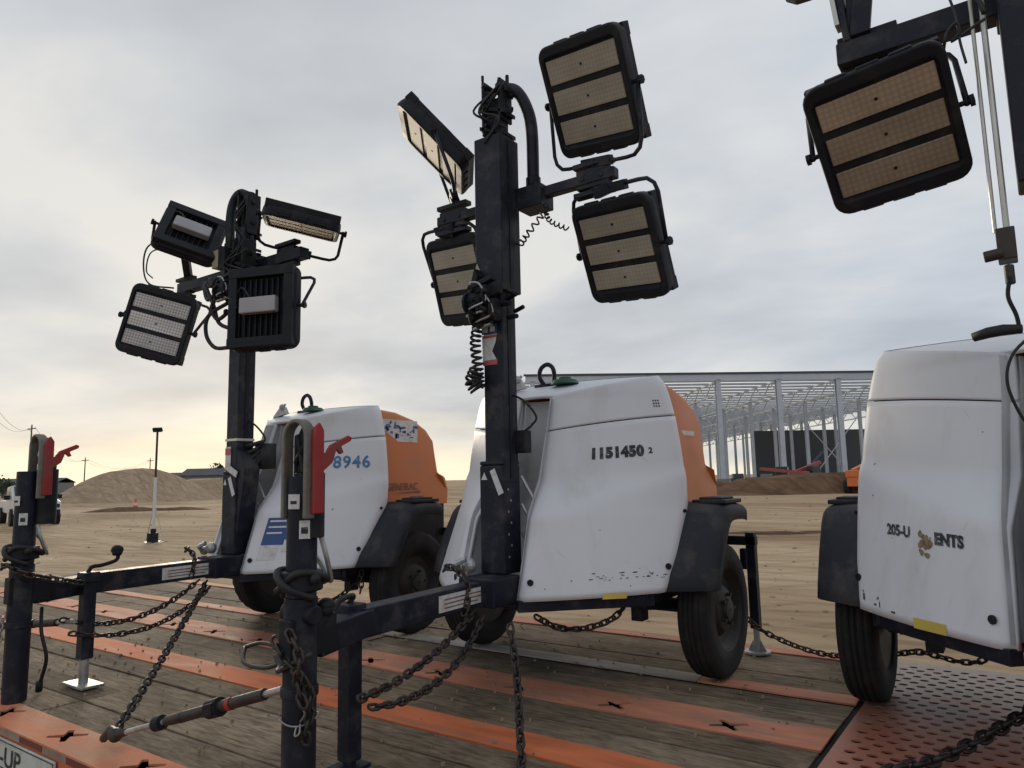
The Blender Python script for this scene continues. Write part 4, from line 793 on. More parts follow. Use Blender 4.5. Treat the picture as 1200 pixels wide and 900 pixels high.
mb = MB(); mb.obox((MX-.002, 2.6625, 1.507), V(.042, 0, 0), V(0, .001, 0), V(0, 0, .012)); wmb(T, mb, 'sticker', 'stred'); mb = MB(); mb.obox((MX-.002, 2.6625, 1.63), V(.040, 0, 0), V(0, .001, 0), V(0, 0, .006)); wmb(T, mb, 'sticker', 'stred')
mb = MB(); mb.prism([(MX-.07, 2.6405, 1.95), (MX-.035, 2.6405, 1.95), (MX-.052, 2.6405, 1.985)], (0, -.0015, 0)); wmb(T, mb, 'warning_triangle', 'yelbox')
d = Pt['door1']
lettering('1151450', .068, 1, .325, 1.055, 'ink', d, slope=.05, thick=.005, spacing=1.12)
lettering('2', .038, 1, .325+.415, 1.078, 'ink', d, thick=.0015)
lettering('==', .035, 1, .80, 1.235, 'ink', Pt['lid1'], thick=0.001) if False else None
patch(1, .54, .70, .438, .462, 'yellow', d)
mb = MB(); rnd = random.Random(4)
for i in range(26):
    a = rnd.uniform(.40, .92); z = .525+rnd.uniform(-.012, .02); wa = rnd.uniform(.005, .03); mb.grid(lambda u, v: panel(a+wa*u, z+rnd.choice((.002, .004))*v, .002, 1), 1, 1)
wmb(T, mb, 'scuff_marks', 'ink', d)
mb = MB()
for i in range(3):
    for j in range(3): mb.grid(lambda u, v: panel(.83+.02*i+.012*u, 1.305+.014*j+.008*v, .002, 1), 1, 1)
wmb(T, mb, 'faded_mark', 'ink', Pt['lid1']).location = (0, 0, 0)
for o in d.children:
    if o.name.startswith('scuff'): o.location = (0, 0, 0)
mb = MB(); mb.box(.5365, .539, 3.60, 3.85, 1.18, 1.205); mb.build('faded_mark', 'sticker', Pt['hood'])

LA3N, LA3U = (-.254, -.027, -.967), (.771, -.609, -.186)
scratches(T, Pt, 31)
# ================= left tower
T, B, Pt, LX = make_tower(-4.085, 'white and orange light tower with blue stencilled digits at the left', [(.95, 1.95, .118, 'blk'), (1.9, 2.62, .095, 'blk')], .14, cdx=.03, cdy=.06, cdz=.06)
LY, LZ = 2.80, 2.40
arm = crossarm(T, (-4.93, LY, LZ-.02), (-3.55, LY, LZ-.02), .07, (LX-.02, LY, LZ))
endplates(T, arm, [(-4.88, LY, LZ-.02), (-3.72, LY, LZ)])
flood(T, (-4.70, 2.493, 2.045), (.593, -.804, -.06), (.25, .139, .958), (-4.78, LY-.05, LZ-.09), lens='ledw')['label'] = 'pale floodlight at the lower left, facing the viewer'
flood(T, (-4.46, 2.57, 2.60), (-.84, .30, -.50), (-.33, .45, .83), (-4.85, LY, LZ+.06), w=.40, h=.42)['label'] = 'floodlight at the upper left, seen from behind'
flood(T, (-3.60, 2.58, 1.985), (-.40, .91, -.04), (-.02, -.004, .99), (-3.72, LY, LZ-.09), w=.43, h=.50)['label'] = 'floodlight at the lower right, seen from behind'
flood(T, (-3.50, 2.73, 2.50), LA3N, LA3U, (-3.72, LY, LZ+.06), lens='ledo')['label'] = 'floodlight at the upper right with its amber face down'
masthead(T, LX+.0, 2.74, 2.45, 2.86, 5, [(LX-.0, 2.74, 2.85), (LX-.07, 2.72, 2.88), (LX-.13, 2.71, 2.83), (LX-.145, 2.70, 2.72), (LX-.14, 2.70, 2.52)])
masthead(T, LX+.05, 2.68, 2.20, 2.52, 9)
mb = MB(); mb.box(LX-.22, LX-.12, 2.62, 2.70, 2.37, 2.49); wmb(T, mb, 'junction_box', 'yelbox', bevel=.006)
mb = MB(); mb.box(LX-.12, LX-.05, 2.60, 2.72, 2.34, 2.49); wmb(T, mb, 'bracket_block', 'blk2', bevel=.006)
winch(T, LX-.0, 2.70, 2.2, 6)
mb = MB(); J = [(( LX-.50, 2.74, 2.33), (LX-.33, 2.66, 2.20), (LX-.22, 2.62, 2.17), (LX-.12, 2.64, 2.22), (LX-.02, 2.65, 2.15)),
     ((LX-.44, 2.74, 2.33), (LX-.30, 2.63, 2.28), (LX-.18, 2.62, 2.12), (LX-.13, 2.63, 2.00), (LX-.03, 2.65, 1.95)),
     ((LX-.05, 2.64, 2.12), (LX-.20, 2.60, 2.05), (LX-.22, 2.60, 1.93), (LX-.15, 2.62, 1.84), (LX-.05, 2.65, 1.83)),
     ((LX-.04, 2.64, 2.06), (LX-.13, 2.62, 2.02), (LX-.17, 2.6, 2.10), (LX-.10, 2.62, 2.18), (LX-.03, 2.65, 2.1)),
     ((LX-.36, 2.70, 2.35), (LX-.24, 2.64, 2.26), (LX-.15, 2.62, 2.30), (LX-.05, 2.64, 2.28))]
for k in J: mb.tube(spline(k, 10), .013, 7)
wmb(T, mb, 'cable_loops', 'rubber', smooth=True)
mb = MB(); mb.tube(spline([(-4.80, 2.60, 2.69), (-4.98, 2.56, 2.65), (-5.02, 2.56, 2.50), (-4.96, 2.58, 2.38), (-4.86, 2.7, 2.36)], 8), .006, 6); mb.tube(spline([(-4.78, 2.60, 2.62), (-4.93, 2.56, 2.60), (-4.98, 2.56, 2.48), (-4.93, 2.58, 2.42)], 8), .005, 6); wmb(T, mb, 'lamp_lead', 'rubber', smooth=True)
mb = MB(); mb.prism([(LX+.06, 2.66, .62), (LX+.06, 2.66, 1.18), (LX+.09, 2.66, 1.16), (LX+.145, 2.66, 1.06), (LX+.13, 2.66, .95), (LX+.085, 2.66, .70)], (0, .11, 0)); wmb(T, mb, 'mast_gusset', 'blk', bevel=.006)
mb = MB(); mb.box(LX-.063, LX+.063, 2.656, 2.660, 1.235, 1.25); mb.box(LX+.060, LX+.064, 2.657, 2.78, 1.235, 1.25); wmb(T, mb, 'mast_strap', 'silver')
mb = MB(); mb.box(LX-.055, LX+.0, 2.656, 2.659, 1.08, 1.20); wmb(T, mb, 'sticker', 'sticker')
mb = MB(); mb.box(LX-.055, LX+.0, 2.654, 2.6557, 1.15, 1.19); wmb(T, mb, 'sticker', 'stred')
mb = MB(); mb.obox((LX+.02, 2.65, 1.055), V(.06, 0, -.028), V(0, .003, 0), V(.008, 0, .017)); wmb(T, mb, 'serial_plate', 'sticker')
mb = MB()
for k in range(5): mb.tube(spline([(LX+.06, 2.72, 1.0+.05*k), (LX+.10, 2.74, 1.05+.04*k), (LX+.13, 2.80, 1.15+.02*k)], 6), .014, 7)
mb.box(LX+.07, LX+.15, 2.78, 2.88, 1.06, 1.22); wmb(T, mb, 'hose_bundle', 'rubber', smooth=True)
d = Pt['door1']
lettering('8946', .108, 1, .50, 1.06, 'inkblue', d, thick=.003, spacing=1.15)
patch(1, .11, .36, .60, .76, 'stblue', d); patch(1, .11, .26, .515, .60, 'sticker', d); patch(1, .29, .35, .56, .63, 'sticker', d, off=.004)
for k in range(3): patch(1, .13, .33-.04*k, .735-.035*k, .745-.035*k, 'sticker', d, off=.004)
lettering('CE', .045, 1, .53, .465, 'ink', d)
h_ = Pt['hood']; XS = .5385
mb = MB(); mb.box(XS-.002, XS+.001, 3.46, 3.80, 1.235, 1.385); st = mb.build('sticker', 'sticker', h_)
rnd = random.Random(8); mb = MB()
for i in range(34): y = rnd.uniform(3.46, 3.77); z = rnd.uniform(1.24, 1.36); mb.box(XS+.0012, XS+.0025, y, y+rnd.uniform(.01, .045), z, z+rnd.uniform(.006, .03))
mb.build('torn_print', mat('torn blue print', (0.10, 0.13, 0.30), .6, var=.4), st)
text_mb('GENERAC', .070, lambda s, t: (.5675, 3.47+s*.95, .905+t), thick=.001, spacing=1.05).build('hood_lettering', 'inkfade', h_)
mb = MB(); mb.prism([(.5675, 3.52, .885), (.5675, 3.80, .885), (.5675, 3.80, .898)], (.001, 0, 0)); mb.build('hood_lettering', 'inkfade', h_)
text_mb('MOBILE', .026, lambda s, t: (.5675, 3.68+s, .845+t)).build('hood_lettering', 'inkfade', h_) if False else None
mb = MB(); mb.box(.5662, .5685, 3.70, 3.83, .850, .862); mb.build('hood_lettering', 'inkfade', h_)

scratches(T, Pt, 32)
# ================= right tower
T, B, Pt, RX = make_tower(.065, 'white light tower cut off by the right edge, with glued black lettering on its door', [(.95, 1.90, .108, 'blk'), (1.84, 3.3, .156, 'blk')])
RY, RZ = 2.80, 2.50
arm = crossarm(T, (RX-.56, RY, RZ), (RX+.56, RY, RZ), .085, (RX, RY+.02, RZ))
endplates(T, arm, [(RX-.46, RY+.02, RZ)])
flood(T, (-.31, 2.66, 2.105), (.08, -.78, -.61), (-.09, -.60, .79), (-.36, RY+.02, RZ-.08), lens='ledo', w=.44, h=.475)['label'] = 'floodlight hanging left of the right hand mast, face down towards the viewer'
flood(T, (-.40, 2.74, 3.05), (.1, -.75, -.65), (0, -.65, .75), (-.40, RY, RZ+.07), bracket='flat')['label'] = 'upper floodlight of the right tower'
flood(T, (.60, 2.7, 2.15), (.2, -.85, -.50), (0, -.5, .86), (.60, RY, RZ-.07))['label'] = 'floodlight on the far side of the right tower'
mb = MB(); mb.obox((-.44, 2.80, 2.78), V(.012, 0, 0), V(0, .05, .02), V(-.02, 0, .22)); mb.obox((-.35, 2.78, 2.78), V(.035, 0, 0), V(0, .012, 0), V(.03, 0, .22)); wmb(T, mb, 'yoke_bracket', 'blk', arm, bevel=.004)
mb = MB(); mb.obox((-.465, 2.76, 2.80), V(.008, 0, 0), V(0, .03, 0), V(-.02, 0, .2)); mb.build('bracket_strip', 'silver', arm)
mb = MB(); mb.cyl((RX-.105, 2.66, 1.70), (RX-.105, 2.66, 2.56), .009, n=10); mb.cyl((RX-.135, 2.67, 1.70), (RX-.135, 2.67, 2.56), .006, n=10); wmb(T, mb, 'actuator_rod', 'silver')
mb = MB(); mb.box(RX-.135, RX-.085, 2.62, 2.70, 1.60, 1.70); mb.cyl((RX-.12, 2.60, 1.615), (RX-.17, 2.60, 1.61), .018, n=10); mb.cyl((RX-.11, 2.62, 1.58), (RX-.11, 2.62, 1.52), .014, n=8); wk = wmb(T, mb, 'crank_winch', 'rim', bevel=.004)
mb = MB(); mb.tube(spline([(RX-.11, 2.61, 1.54), (RX-.12, 2.60, 1.48), (RX-.105, 2.60, 1.42), (RX-.10, 2.60, 1.365)], 6), .006, 8); mb.build('crank_rod', 'blk2', wk, smooth=True)
mb = MB(); mb.tube([(RX-.095, 2.60, 1.378), (RX-.14, 2.61, 1.382), (RX-.18, 2.62, 1.380), (RX-.22, 2.63, 1.372)], [.013, .017, .017, .014], 12); mb.build('crank_handle', 'rubber', wk, smooth=True)
mb = MB(); mb.tube(spline([(RX-.30, 2.62, 2.98), (RX-.27, 2.62, 2.85), (RX-.275, 2.66, 2.75), (RX-.265, 2.74, 2.60)], 8), .008, 6); mb.tube(spline([(-.12, 2.58, 2.28), (-.11, 2.55, 2.31), (-.10, 2.55, 2.34), (-.075, 2.55, 2.36), (-.07, 2.56, 2.33), (-.09, 2.56, 2.31), (.0, 2.58, 2.36)], 8), .005, 6)
mb.tube(spline([(-.09, 2.62, 2.50), (-.075, 2.58, 2.40), (-.07, 2.56, 2.30), (-.06, 2.55, 2.22)], 8), .004, 6); mb.tube(spline([(.03, 2.66, 2.75), (.0, 2.62, 2.64), (-.02, 2.63, 2.52), (.0, 2.62, 2.40)], 8), .008, 6); wmb(T, mb, 'lamp_lead', 'rubber', smooth=True)
mb = MB(); mb.tube(spline([(RX-.09, 2.60, .80), (RX-.12, 2.58, .75), (RX-.13, 2.58, .69), (RX-.10, 2.60, .62)], 8), .006, 6); wmb(T, mb, 'mast_cable', 'rubber', smooth=True)
mb = MB(); mb.tube(spline([(RX-.07, 2.60, 1.36), (RX-.125, 2.58, 1.30), (RX-.145, 2.58, 1.22), (RX-.12, 2.60, 1.12), (RX-.08, 2.62, 1.06)], 8), .005, 6); wmb(T, mb, 'mast_cable', 'rubber', smooth=True)
masthead(T, RX-.05, 2.70, 2.62, 3.0, 4)
d = Pt['door-1']
lettering('205-U', .052, -1, .66, .735, 'ink', d, slope=-.035, thick=.002); lettering('ENTS', .052, -1, .335, .718, 'ink', d, slope=-.035, thick=.003)
rnd = random.Random(12); mb = MB()
for i in range(26):
    a, z = rnd.gauss(.395, .022), rnd.gauss(.715, .018); r = rnd.uniform(.004, .013)
    c0 = [mb.bm.verts.new(panel(a+r*1.4*cos(t)*rnd.uniform(.6, 1.2), z+r*sin(t)*rnd.uniform(.6, 1.3), .0022+i*.00005, -1)) for t in [2*pi*q/9 for q in range(9)]]; mb.bm.faces.new(c0)
mb.build('glue_residue', 'glue', d)
patch(-1, .30, .50, .440, .472, 'yellow', d)
mb = MB()
for a, z, w_, h__ in ((.90, .487, .018, .022), (.90, .512, .008, .008), (.80, .478, .02, .006), (.755, .475, .006, .02), (.66, .468, .03, .006)): mb.grid(lambda u, v: panel(a-w_*u, z+h__*v, .002, -1), 1, 1)
mb.build('faded_mark', 'ink', d)
scratches(T, Pt, 33)

# ------------------------------------------------------------------ chains and binders
def chain(label, pts, group='lashing and safety chains on the flatbed', wire=.0052, pitch=.033, wid=.0115, seed=0, m='rust', extra=None):
    mb = chain_mb(pts, wire, pitch, wid, seed=seed)
    if extra: extra(mb)
    o = mb.build('lashing_chain', m, smooth=True); tag(o, label, 'chain', group); return o
def sag(a, b, s, n=6, side=(0, 0, 0)):
    a, b = V(a), V(b); return [a.lerp(b, i/n)+V(0, 0, -s*4*(i/n)*(1-i/n))+V(side)*(4*(i/n)*(1-i/n)) for i in range(n+1)]
chain('taut dark chain running from the left tower foot down to the edge rail', sag((LX+.0, 2.52, .40), (-2.95, 1.47, .03), .02), seed=1, wire=.006, pitch=.036, wid=.013)
chain('chain hanging down behind the middle drawbar towards the deck', [(MX+.2, 2.50, .37), (MX+.30, 2.40, .22), (MX+.44, 2.22, .06), (-1.5, 2.11, .01), (-1.46, 2.0, .008)], seed=2, wire=.006, pitch=.036, wid=.013)
chain('rusty chain lying over the perforated plate at the right', [(-.60, 2.40, .012), (-.47, 2.66, .022), (-.36, 2.83, .025), (-.25, 3.02, .05), (-.115, 3.25, .10), (.02, 3.48, .16)], seed=3, wire=.008, pitch=.046, wid=.016)
chain('upper slack chain looped under the middle drawbar', sag((MX+.06, 2.44, .42), (MX+.20, 1.66, .28), .045), seed=4)
chain('lower slack chain looped under the middle drawbar', sag((MX+.09, 2.46, .40), (MX+.21, 1.70, .25), .075, side=(.04, 0, 0)), seed=5)
chain('upper slack chain looped under the left drawbar', sag((LX+.05, 2.44, .42), (LX+.17, 1.66, .34), .10), seed=6)
chain('lower slack chain looped under the left drawbar', sag((LX+.10, 2.48, .38), (LX+.18, 1.70, .27), .09, side=(.05, 0, 0)), seed=7)
chain('chain draped over the pin at the rear end of the middle drawbar', [(MX-.12, 2.46, .58), (MX-.05, 2.42, .60), (MX+.03, 2.42, .56), (MX+.06, 2.40, .50), (MX+.065, 2.38, .44), (MX+.05, 2.36, .40)], seed=8)
chain('chain draped over the pin at the rear end of the left drawbar', [(LX-.12, 2.46, .58), (LX-.05, 2.42, .60), (LX+.03, 2.42, .56), (LX+.06, 2.40, .50), (LX+.065, 2.38, .44)], seed=9)
chain('short chain wound round the middle coupling post', [(MX+.08, 1.44, .50), (MX+.16, 1.425, .44), (MX+.20, 1.45, .40), (MX+.22, 1.47, .33), (MX+.21, 1.46, .24), (MX+.20, 1.47, .20)], seed=10)
chain('second short chain hanging beside the middle jack leg', [(MX+.16, 1.43, .53), (MX+.215, 1.43, .46), (MX+.205, 1.43, .38), (MX+.235, 1.44, .31)], seed=21)
chain('short chain wound round the left coupling post', [(LX+.06, 1.44, .60), (LX+.14, 1.42, .62), (LX+.22, 1.47, .58), (LX+.24, 1.60, .54), (LX+.22, 1.75, .50)], seed=11)
chain('thin chain hanging down the left coupling post', [(LX+.14, 1.425, .40), (LX+.135, 1.42, .34), (LX+.13, 1.42, .28)], seed=22, wire=.004, pitch=.024, wid=.009, m='galv')
chain('chain lying on the far edge between the middle and right towers', [(-1.35, 4.02, .20), (-1.27, 4.05, .13), (-1.12, 4.10, .06), (-.98, 4.12, .03), (-.82, 4.05, .05), (-.66, 3.95, .09)], seed=12)
chain('chain behind the right tower wheel by the fuel tank', [(-.62, 3.75, .14), (-.50, 3.85, .15), (-.36, 3.92, .11), (-.26, 3.94, .13), (-.23, 3.94, .24), (-.22, 3.94, .36)], seed=13)
chain('chain under the front corner of the middle tower', [(MX+.16, 2.75, .36), (MX+.22, 2.85, .30), (MX+.30, 2.95, .29), (MX+.40, 3.02, .33), (MX+.46, 3.06, .40)], seed=14)
chain('chain under the left tower beside its wheel', [(LX+.30, 3.02, .22), (LX+.42, 3.10, .24), (LX+.55, 3.2, .34), (LX+.58, 3.2, .40)], seed=15)
chain('dark chain hanging under the left tower next to the fender', [(LX+.59, 3.2, .42), (LX+.60, 3.19, .33), (LX+.59, 3.18, .26)], seed=16)
def binder(label, a, b, c, d):
    """ratchet load binder: hook, threaded eye, barrel, ratchet, far rod"""
    t = thing('ratchet_binder', label, 'chain binder', a, 'ratchet binders on the deck'); A, Bp = V(a), V(b); dr = (Bp-A)
    P = lambda k: dr*k
    mb = MB(); mb.tube([P(.0)+V(-.03, 0, -.01), P(.02)+V(0, 0, .02), P(.06), P(.12)], [.016, .02, .018, .012], 8); mb.sphere(P(.05), .026); mb.build('hook', 'rust', t, smooth=True)
    mb = MB(); mb.cyl(P(.10), P(.38), .010, n=10); mb.build('screw_rod', 'galv', t); mb = MB(); mb.cyl(P(.86), P(1.0), .011, n=10); mb.build('screw_rod', 'galv', t)
    mb = MB(); mb.cyl(P(.36), P(.46), .016, .020, n=14); mb.cyl(P(.46), P(.88), .019, n=14); mb.build('barrel', 'rust', t, bevel=.002)
    mb = MB(); mb.cyl(P(.30), P(.34), .026, n=12); mb.build('lock_nut', 'blk2', t); mb = MB(); mb.cyl(P(.60), P(.66), .032, n=14); n_ = dr.normalized(); mb.obox(P(.63), n_*.025, n_.cross(V(0, 0, 1)).normalized()*.035, V(0, 0, .02)); mb.build('ratchet', 'blk2', t, bevel=.003)
    mb = MB(); mb.cyl(P(.70), P(.72), .0215, n=14); mb.build('ratchet_collar', 'red', t)
    return t
binder('ratchet binder lying from the edge rail towards the middle coupling post', (-2.93, 1.44, .035), (MX+.06, 1.52, .335), 0, 0)
binder('ratchet binder behind the left coupling post at the left picture edge', (-4.90, 1.50, .22), (LX+.22, 1.70, .33), 0, 0)
# wire tie round the middle post
mb = MB(); q = [(MX+.14+.058*cos(t), 1.49+.058*sin(t), .265+.008*sin(t*2)) for t in [2*pi*i/24 for i in range(25)]]; mb.tube(q, .003, 6, caps=True)
mb.tube(spline([(MX+.19, 1.455, .27), (MX+.215, 1.45, .30), (MX+.20, 1.44, .33), (MX+.185, 1.45, .36), (MX+.20, 1.45, .38)], 8), .003, 6); mb.tube(spline([(MX+.19, 1.455, .265), (MX+.205, 1.44, .245), (MX+.185, 1.44, .235), (MX+.18, 1.45, .26)], 8), .003, 6)
o = mb.build('wire_tie', 'wirem', smooth=True); tag(o, 'pale wire tie twisted round the middle coupling post', 'wire')
mb = MB(); mb.tube(spline([(MX-.02, 1.52, .42), (MX+.03, 1.50, .40), (MX+.10, 1.44, .405), (MX+.16, 1.43, .43), (MX+.24, 1.45, .47)], 8), .008, 8); mb.tube(spline([(MX-.30, 1.60, .40), (MX-.20, 1.53, .375), (MX-.06, 1.51, .38), (MX+.02, 1.52, .41), (MX-.05, 1.56, .43), (MX-.20, 1.6, .425), (MX-.30, 1.60, .40)], 8), .007, 8)
o = mb.build('tow_ring', 'rim', smooth=True); tag(o, 'grey steel ring hooked behind the middle coupling post', 'ring')
mb = MB(); mb.tube(spline([(LX+.10, 1.60, .40), (LX+.16, 1.58, .30), (LX+.18, 1.60, .18), (LX+.10, 1.62, .08), (LX+.07, 1.62, .03)], 8), .0085, 8); mb.cyl((LX+.075, 1.62, .05), (LX+.06, 1.625, .005), .016, n=10); o = mb.build('power_cable', 'rubber', smooth=True); tag(o, 'black cable with plug dangling by the left jack leg', 'cable')

# ------------------------------------------------------------------ background
# steel frame building
def steel():
    t = thing('steel_building', 'unfinished grey steel frame hall with a flat roof and open front', 'building', wpt(.25, 88)); t.rotation_euler = (0, 0, YAW+radians(4))
    Hh = 14.1; W0, W1, DP = -20.5, 46.0, 150.0; bay = 7.6; fr = [W0+.9+bay*i for i in range(9)]
    deep = [0, 9, 19, 30, 42, 55, 70, 87, 107, 130, 149]
    def mbb(mb, name, m): return mb.build(name, m, t)
    for j, y in enumerate(deep):
        for i, x in enumerate(fr):
            if False: continue
            zt = Hh-.75 if j == 0 else Hh-2.6
            mb = MB(); w = .29 if j == 0 else .19
            mb.box(x-w, x+w, y-w, y-w+.08, 0, zt); mb.box(x-w, x+w, y+w-.08, y+w, 0, zt); mb.box(x-.12, x+.12, y-w+.08, y+w-.08, 0, zt); mbb(mb, 'column', 'steelbld')
    mb = MB(); mb.box(W0, W1, -.5, -.25, Hh-.75, Hh); mbb(mb, 'eaves_fascia', 'steelbld')
    mb = MB(); mb.box(W0-.2, W1, -.65, -.5, Hh-.12, Hh+.12); mbb(mb, 'eaves_trim', 'darkpanel')
    # roof sheet with ribs seen from underneath, falling away to the rear
    mb = MB(); zr = lambda y: Hh-.5-2.0*y/DP
    
    y = -.2
    while y < DP:
        y2 = min(y+1.0, DP); mb.prism([(W0, y, zr(y)), (W0, y2, zr(y2)), (W0, y2, zr(y2)+.12), (W0, y, zr(y)+.12)], (W1-W0, 0, 0)); y += 3.0
    mbb(mb, 'roof', 'roofsheet')
    for k in range(50):
        y = 1.5+k*3.0; mb = MB(); mb.box(W0, W1, y-.06, y+.06, zr(y)-.30, zr(y)-.02); mbb(mb, 'purlin', 'steelbld')
    # trusses running in depth over every column line
    for i, x in enumerate(fr):
        mb = MB(); mb.bar((x, 0, zr(0)-.4), (x, DP-2, zr(DP-2)-.4), .18, .18); mb.bar((x, 0, zr(0)-2.0), (x, DP-2, zr(DP-2)-2.0), .18, .18); n = 64
        for k in range(n):
            y0, y1 = (DP-2)*k/n, (DP-2)*(k+1)/n; a, b = (-.4, -2.0) if k % 2 else (-2.0, -.4); mb.bar((x, y0, zr(y0)+a), (x, y1, zr(y1)+b), .10, .10)
        mbb(mb, 'roof_truss', 'steelbld')
    for i in (2, 5):
        mb = MB(); mb.bar((fr[i], 10, 0), (fr[i]+bay, 10, 9), .1, .1); mb.bar((fr[i]+bay, 10, 0), (fr[i], 10, 9), .1, .1); mbb(mb, 'wall_brace', 'steelbld')
    # cladding already hung on the rear right
    mb = MB(); mb.box(fr[6]-2.5, W1, 40, 40.3, 0, 9.4); mbb(mb, 'cladding_panel', 'darkpanel')
    mb = MB(); mb.box(fr[5]-6, fr[5]+3, 62, 62.3, 0, 6.0); mbb(mb, 'cladding_panel', 'bld')
    mb = MB(); mb.box(fr[7]-2, W1, 6, 6.3, 0, 12.0); mbb(mb, 'cladding_panel', 'darkpanel')
    return t
steel()
# site machinery in front of the hall
def telehandler(label, px, dist, col, rot, up=6):
    t = thing('telehandler', label, 'telehandler', wpt(px, dist)); t.rotation_euler = (0, 0, YAW+rot); m = mat('machine paint', col, .5, var=.15)
    mb = MB(); mb.box(-2.2, 2.2, -.9, .9, .6, 1.5); mb.box(-2.3, -1.2, -.95, .95, 1.4, 2.0); mb.build('body', m, t, bevel=.08)
    mb = MB(); mb.box(-.7, .6, -.95, -.1, 1.5, 2.6); mb.build('cab', 'glass', t, bevel=.1)
    mb = MB(); mb.bar((-2.0, .4, 1.9), (2.2, .4, lerp(2.0, up, .7)), .35, .35); mb.build('boom', m, t)
    for x in (-1.4, 1.4):
        for y in (-1.05, 1.05): mb = MB(); mb.cyl((x, y-.2, .6), (x, y+.2, .6), .6, n=18); mb.build('wheel', 'tyre', t)
    return t
telehandler('red telehandler with raised boom in front of the dark cladding', .405, 80, (.32, .06, .05), .5, 3.4)
telehandler('blue machine with a long sloping boom inside the hall', .412, 128, (.10, .14, .22), .3, 7.0)
telehandler('small red machine among the columns at the left of the hall', .365, 83, (.34, .08, .06), 2.6, 2.6)
telehandler('orange machine half hidden beside the right tower', .478, 64, (.62, .16, .04), .9, 2.6)
for k, (px, d_) in enumerate(((.285, 78), (.305, 80), (.325, 79), (.345, 81))):
    mb = MB(); p = wpt(px, d_); h_ = [.9, 1.4, 1.0, 1.3][k]; mb.box(-.8, .8, -.6, .6, 0, h_); mb.box(-.5, .6, -.5, .5, h_, h_+.5); mb.box(-.9, .2, -.7, -.6, 0, h_*.6)
    o = mb.build('material_stack', ['bld', 'darkpanel', 'rust', 'bld'][k], bevel=.05); o.location = p; o.rotation_euler = (0, 0, k*.5)
    tag(o, ['grey stack of material farthest left under the hall', 'dark stack of material second from the left under the hall', 'rusty stack of material third from the left under the hall', 'grey stack of material nearest the first tall column'][k], 'material stack', 'stacks of material under the hall')
mb = MB(); rnd = random.Random(77)
for i in range(1500):
    d_ = 5.5+rnd.random()**1.6*55; t_ = rnd.uniform(-.75, .62); p = wpt(t_, d_); r = (.008+.03*rnd.random()**3)*(1+d_*.018); 
    zz = 0.10*noise.noise(V(p.x*0.12, p.y*0.12, 0))*min(1, max(0, (d_-6)/20))
    if -9.2 < p.x < 2.8 and 1.2 < p.y < 4.4: continue
    mtx = Matrix.Translation(p+V(0, 0, zz+r*.2)) @ Matrix.Rotation(rnd.uniform(0, 6), 4, 'Z') @ Matrix.Diagonal((r*rnd.uniform(.8, 1.6), r, r*rnd.uniform(.4, .8), 1)); bmesh.ops.create_icosphere(mb.bm, subdivisions=1, radius=1, matrix=mtx)
o = mb.build('stones', 'mound', None); o['kind'] = 'stuff'; o['label'] = 'small stones and clods scattered over the dirt'
# far light mast
t = thing('mobile_light_mast', 'slim white light mast standing alone on the dirt', 'light mast', wpt((183-600)/850, 24.6)); t.rotation_euler = (0, 0, .4)
mb = MB(); mb.cyl((0, 0, .4), (0, 0, 2.2), .05, n=10); mb.build('lower_pole', 'sticker', t)
mb = MB(); mb.cyl((0, 0, 2.2), (0, 0, 3.75), .035, n=10); mb.build('upper_pole', 'rim', t)
mb = MB(); mb.box(-.15, .12, -.12, .12, .05, .36); mb.box(-.07, .07, -.07, .07, .36, .5); mb.build('base_box', 'blk2', t, bevel=.02)
mb = MB(); mb.bar((-.35, 0, .04), (.35, 0, .04), .05, .05); mb.bar((0, -.35, .04), (0, .35, .04), .06, .06); mb.build('base_frame', 'silver', t)
for s in (-1, 1): mb = MB(); mb.obox((s*.09, 0, 3.80), V(.08, 0, 0), V(0, .03, .02), V(0, -.03, .06)); mb.build('lamp', 'blk2', t)
mb = MB()
for s in (-1, 1): mb.bar((0, 0, 1.3), (s*.35, .1, .1), .025, .025)
mb.build('stay', 'silver', t)
# pickup truck
def truck(label, px, dist, rot):
    t = thing('pickup_truck', label, 'pickup truck', wpt(px, dist)); t.rotation_euler = (0, 0, YAW+rot)
    side = [(-2.7, .55), (-2.7, 1.15), (-.55, 1.15), (-.35, 1.80), (.85, 1.85), (1.45, 1.25), (2.55, 1.1), (2.7, .85), (2.7, .5)]
    mb = MB(); mb.prism([(x, -.9, z) for x, z in side], (0, 1.8, 0)); mb.build('body', 'carwhite', t, bevel=.07)
    for y in (-.905, .895): mb = MB(); mb.prism([(-.3, y, 1.25), (-.2, y, 1.7), (.8, y, 1.72), (1.25, y, 1.28)], (0, .01, 0)); mb.build('side_window', 'glass', t)
    mb = MB(); mb.obox((1.17, 0, 1.53), V(.26, 0, -.27), V(0, .78, 0), V(.02, 0, .02)); mb.build('windscreen', 'glass', t)
    mb = MB(); mb.obox((-.50, 0, 1.5), V(.08, 0, .22), V(0, .75, 0), V(.02, 0, 0)); mb.build('rear_window', 'glass', t)
    for x in (-1.75, 1.75):
        for y in (-.85, .85): mb = MB(); mb.cyl((x, y-.13, .4), (x, y+.13, .4), .4, n=20); mb.build('wheel', 'tyre', t)
    for y in (-.65, .65): mb = MB(); mb.box(2.68, 2.73, y-.18, y+.18, .8, .98); mb.build('headlight', 'glass', t, bevel=.02)
    for y in (-1.05, 1.05): mb = MB(); mb.box(.95, 1.1, y-.12, y+.12, 1.2, 1.4); mb.build('mirror', 'blk2', t)
    mb = MB(); mb.box(2.66, 2.76, -.85, .85, .45, .72); mb.build('bumper', 'blk2', t, bevel=.03)
    return t
truck('white pickup truck parked on the dirt behind the left coupling post', (38-600)/850, 40, -.85)
bpy.data.objects['pickup_truck'].scale = (1.12, 1.12, 1.12)
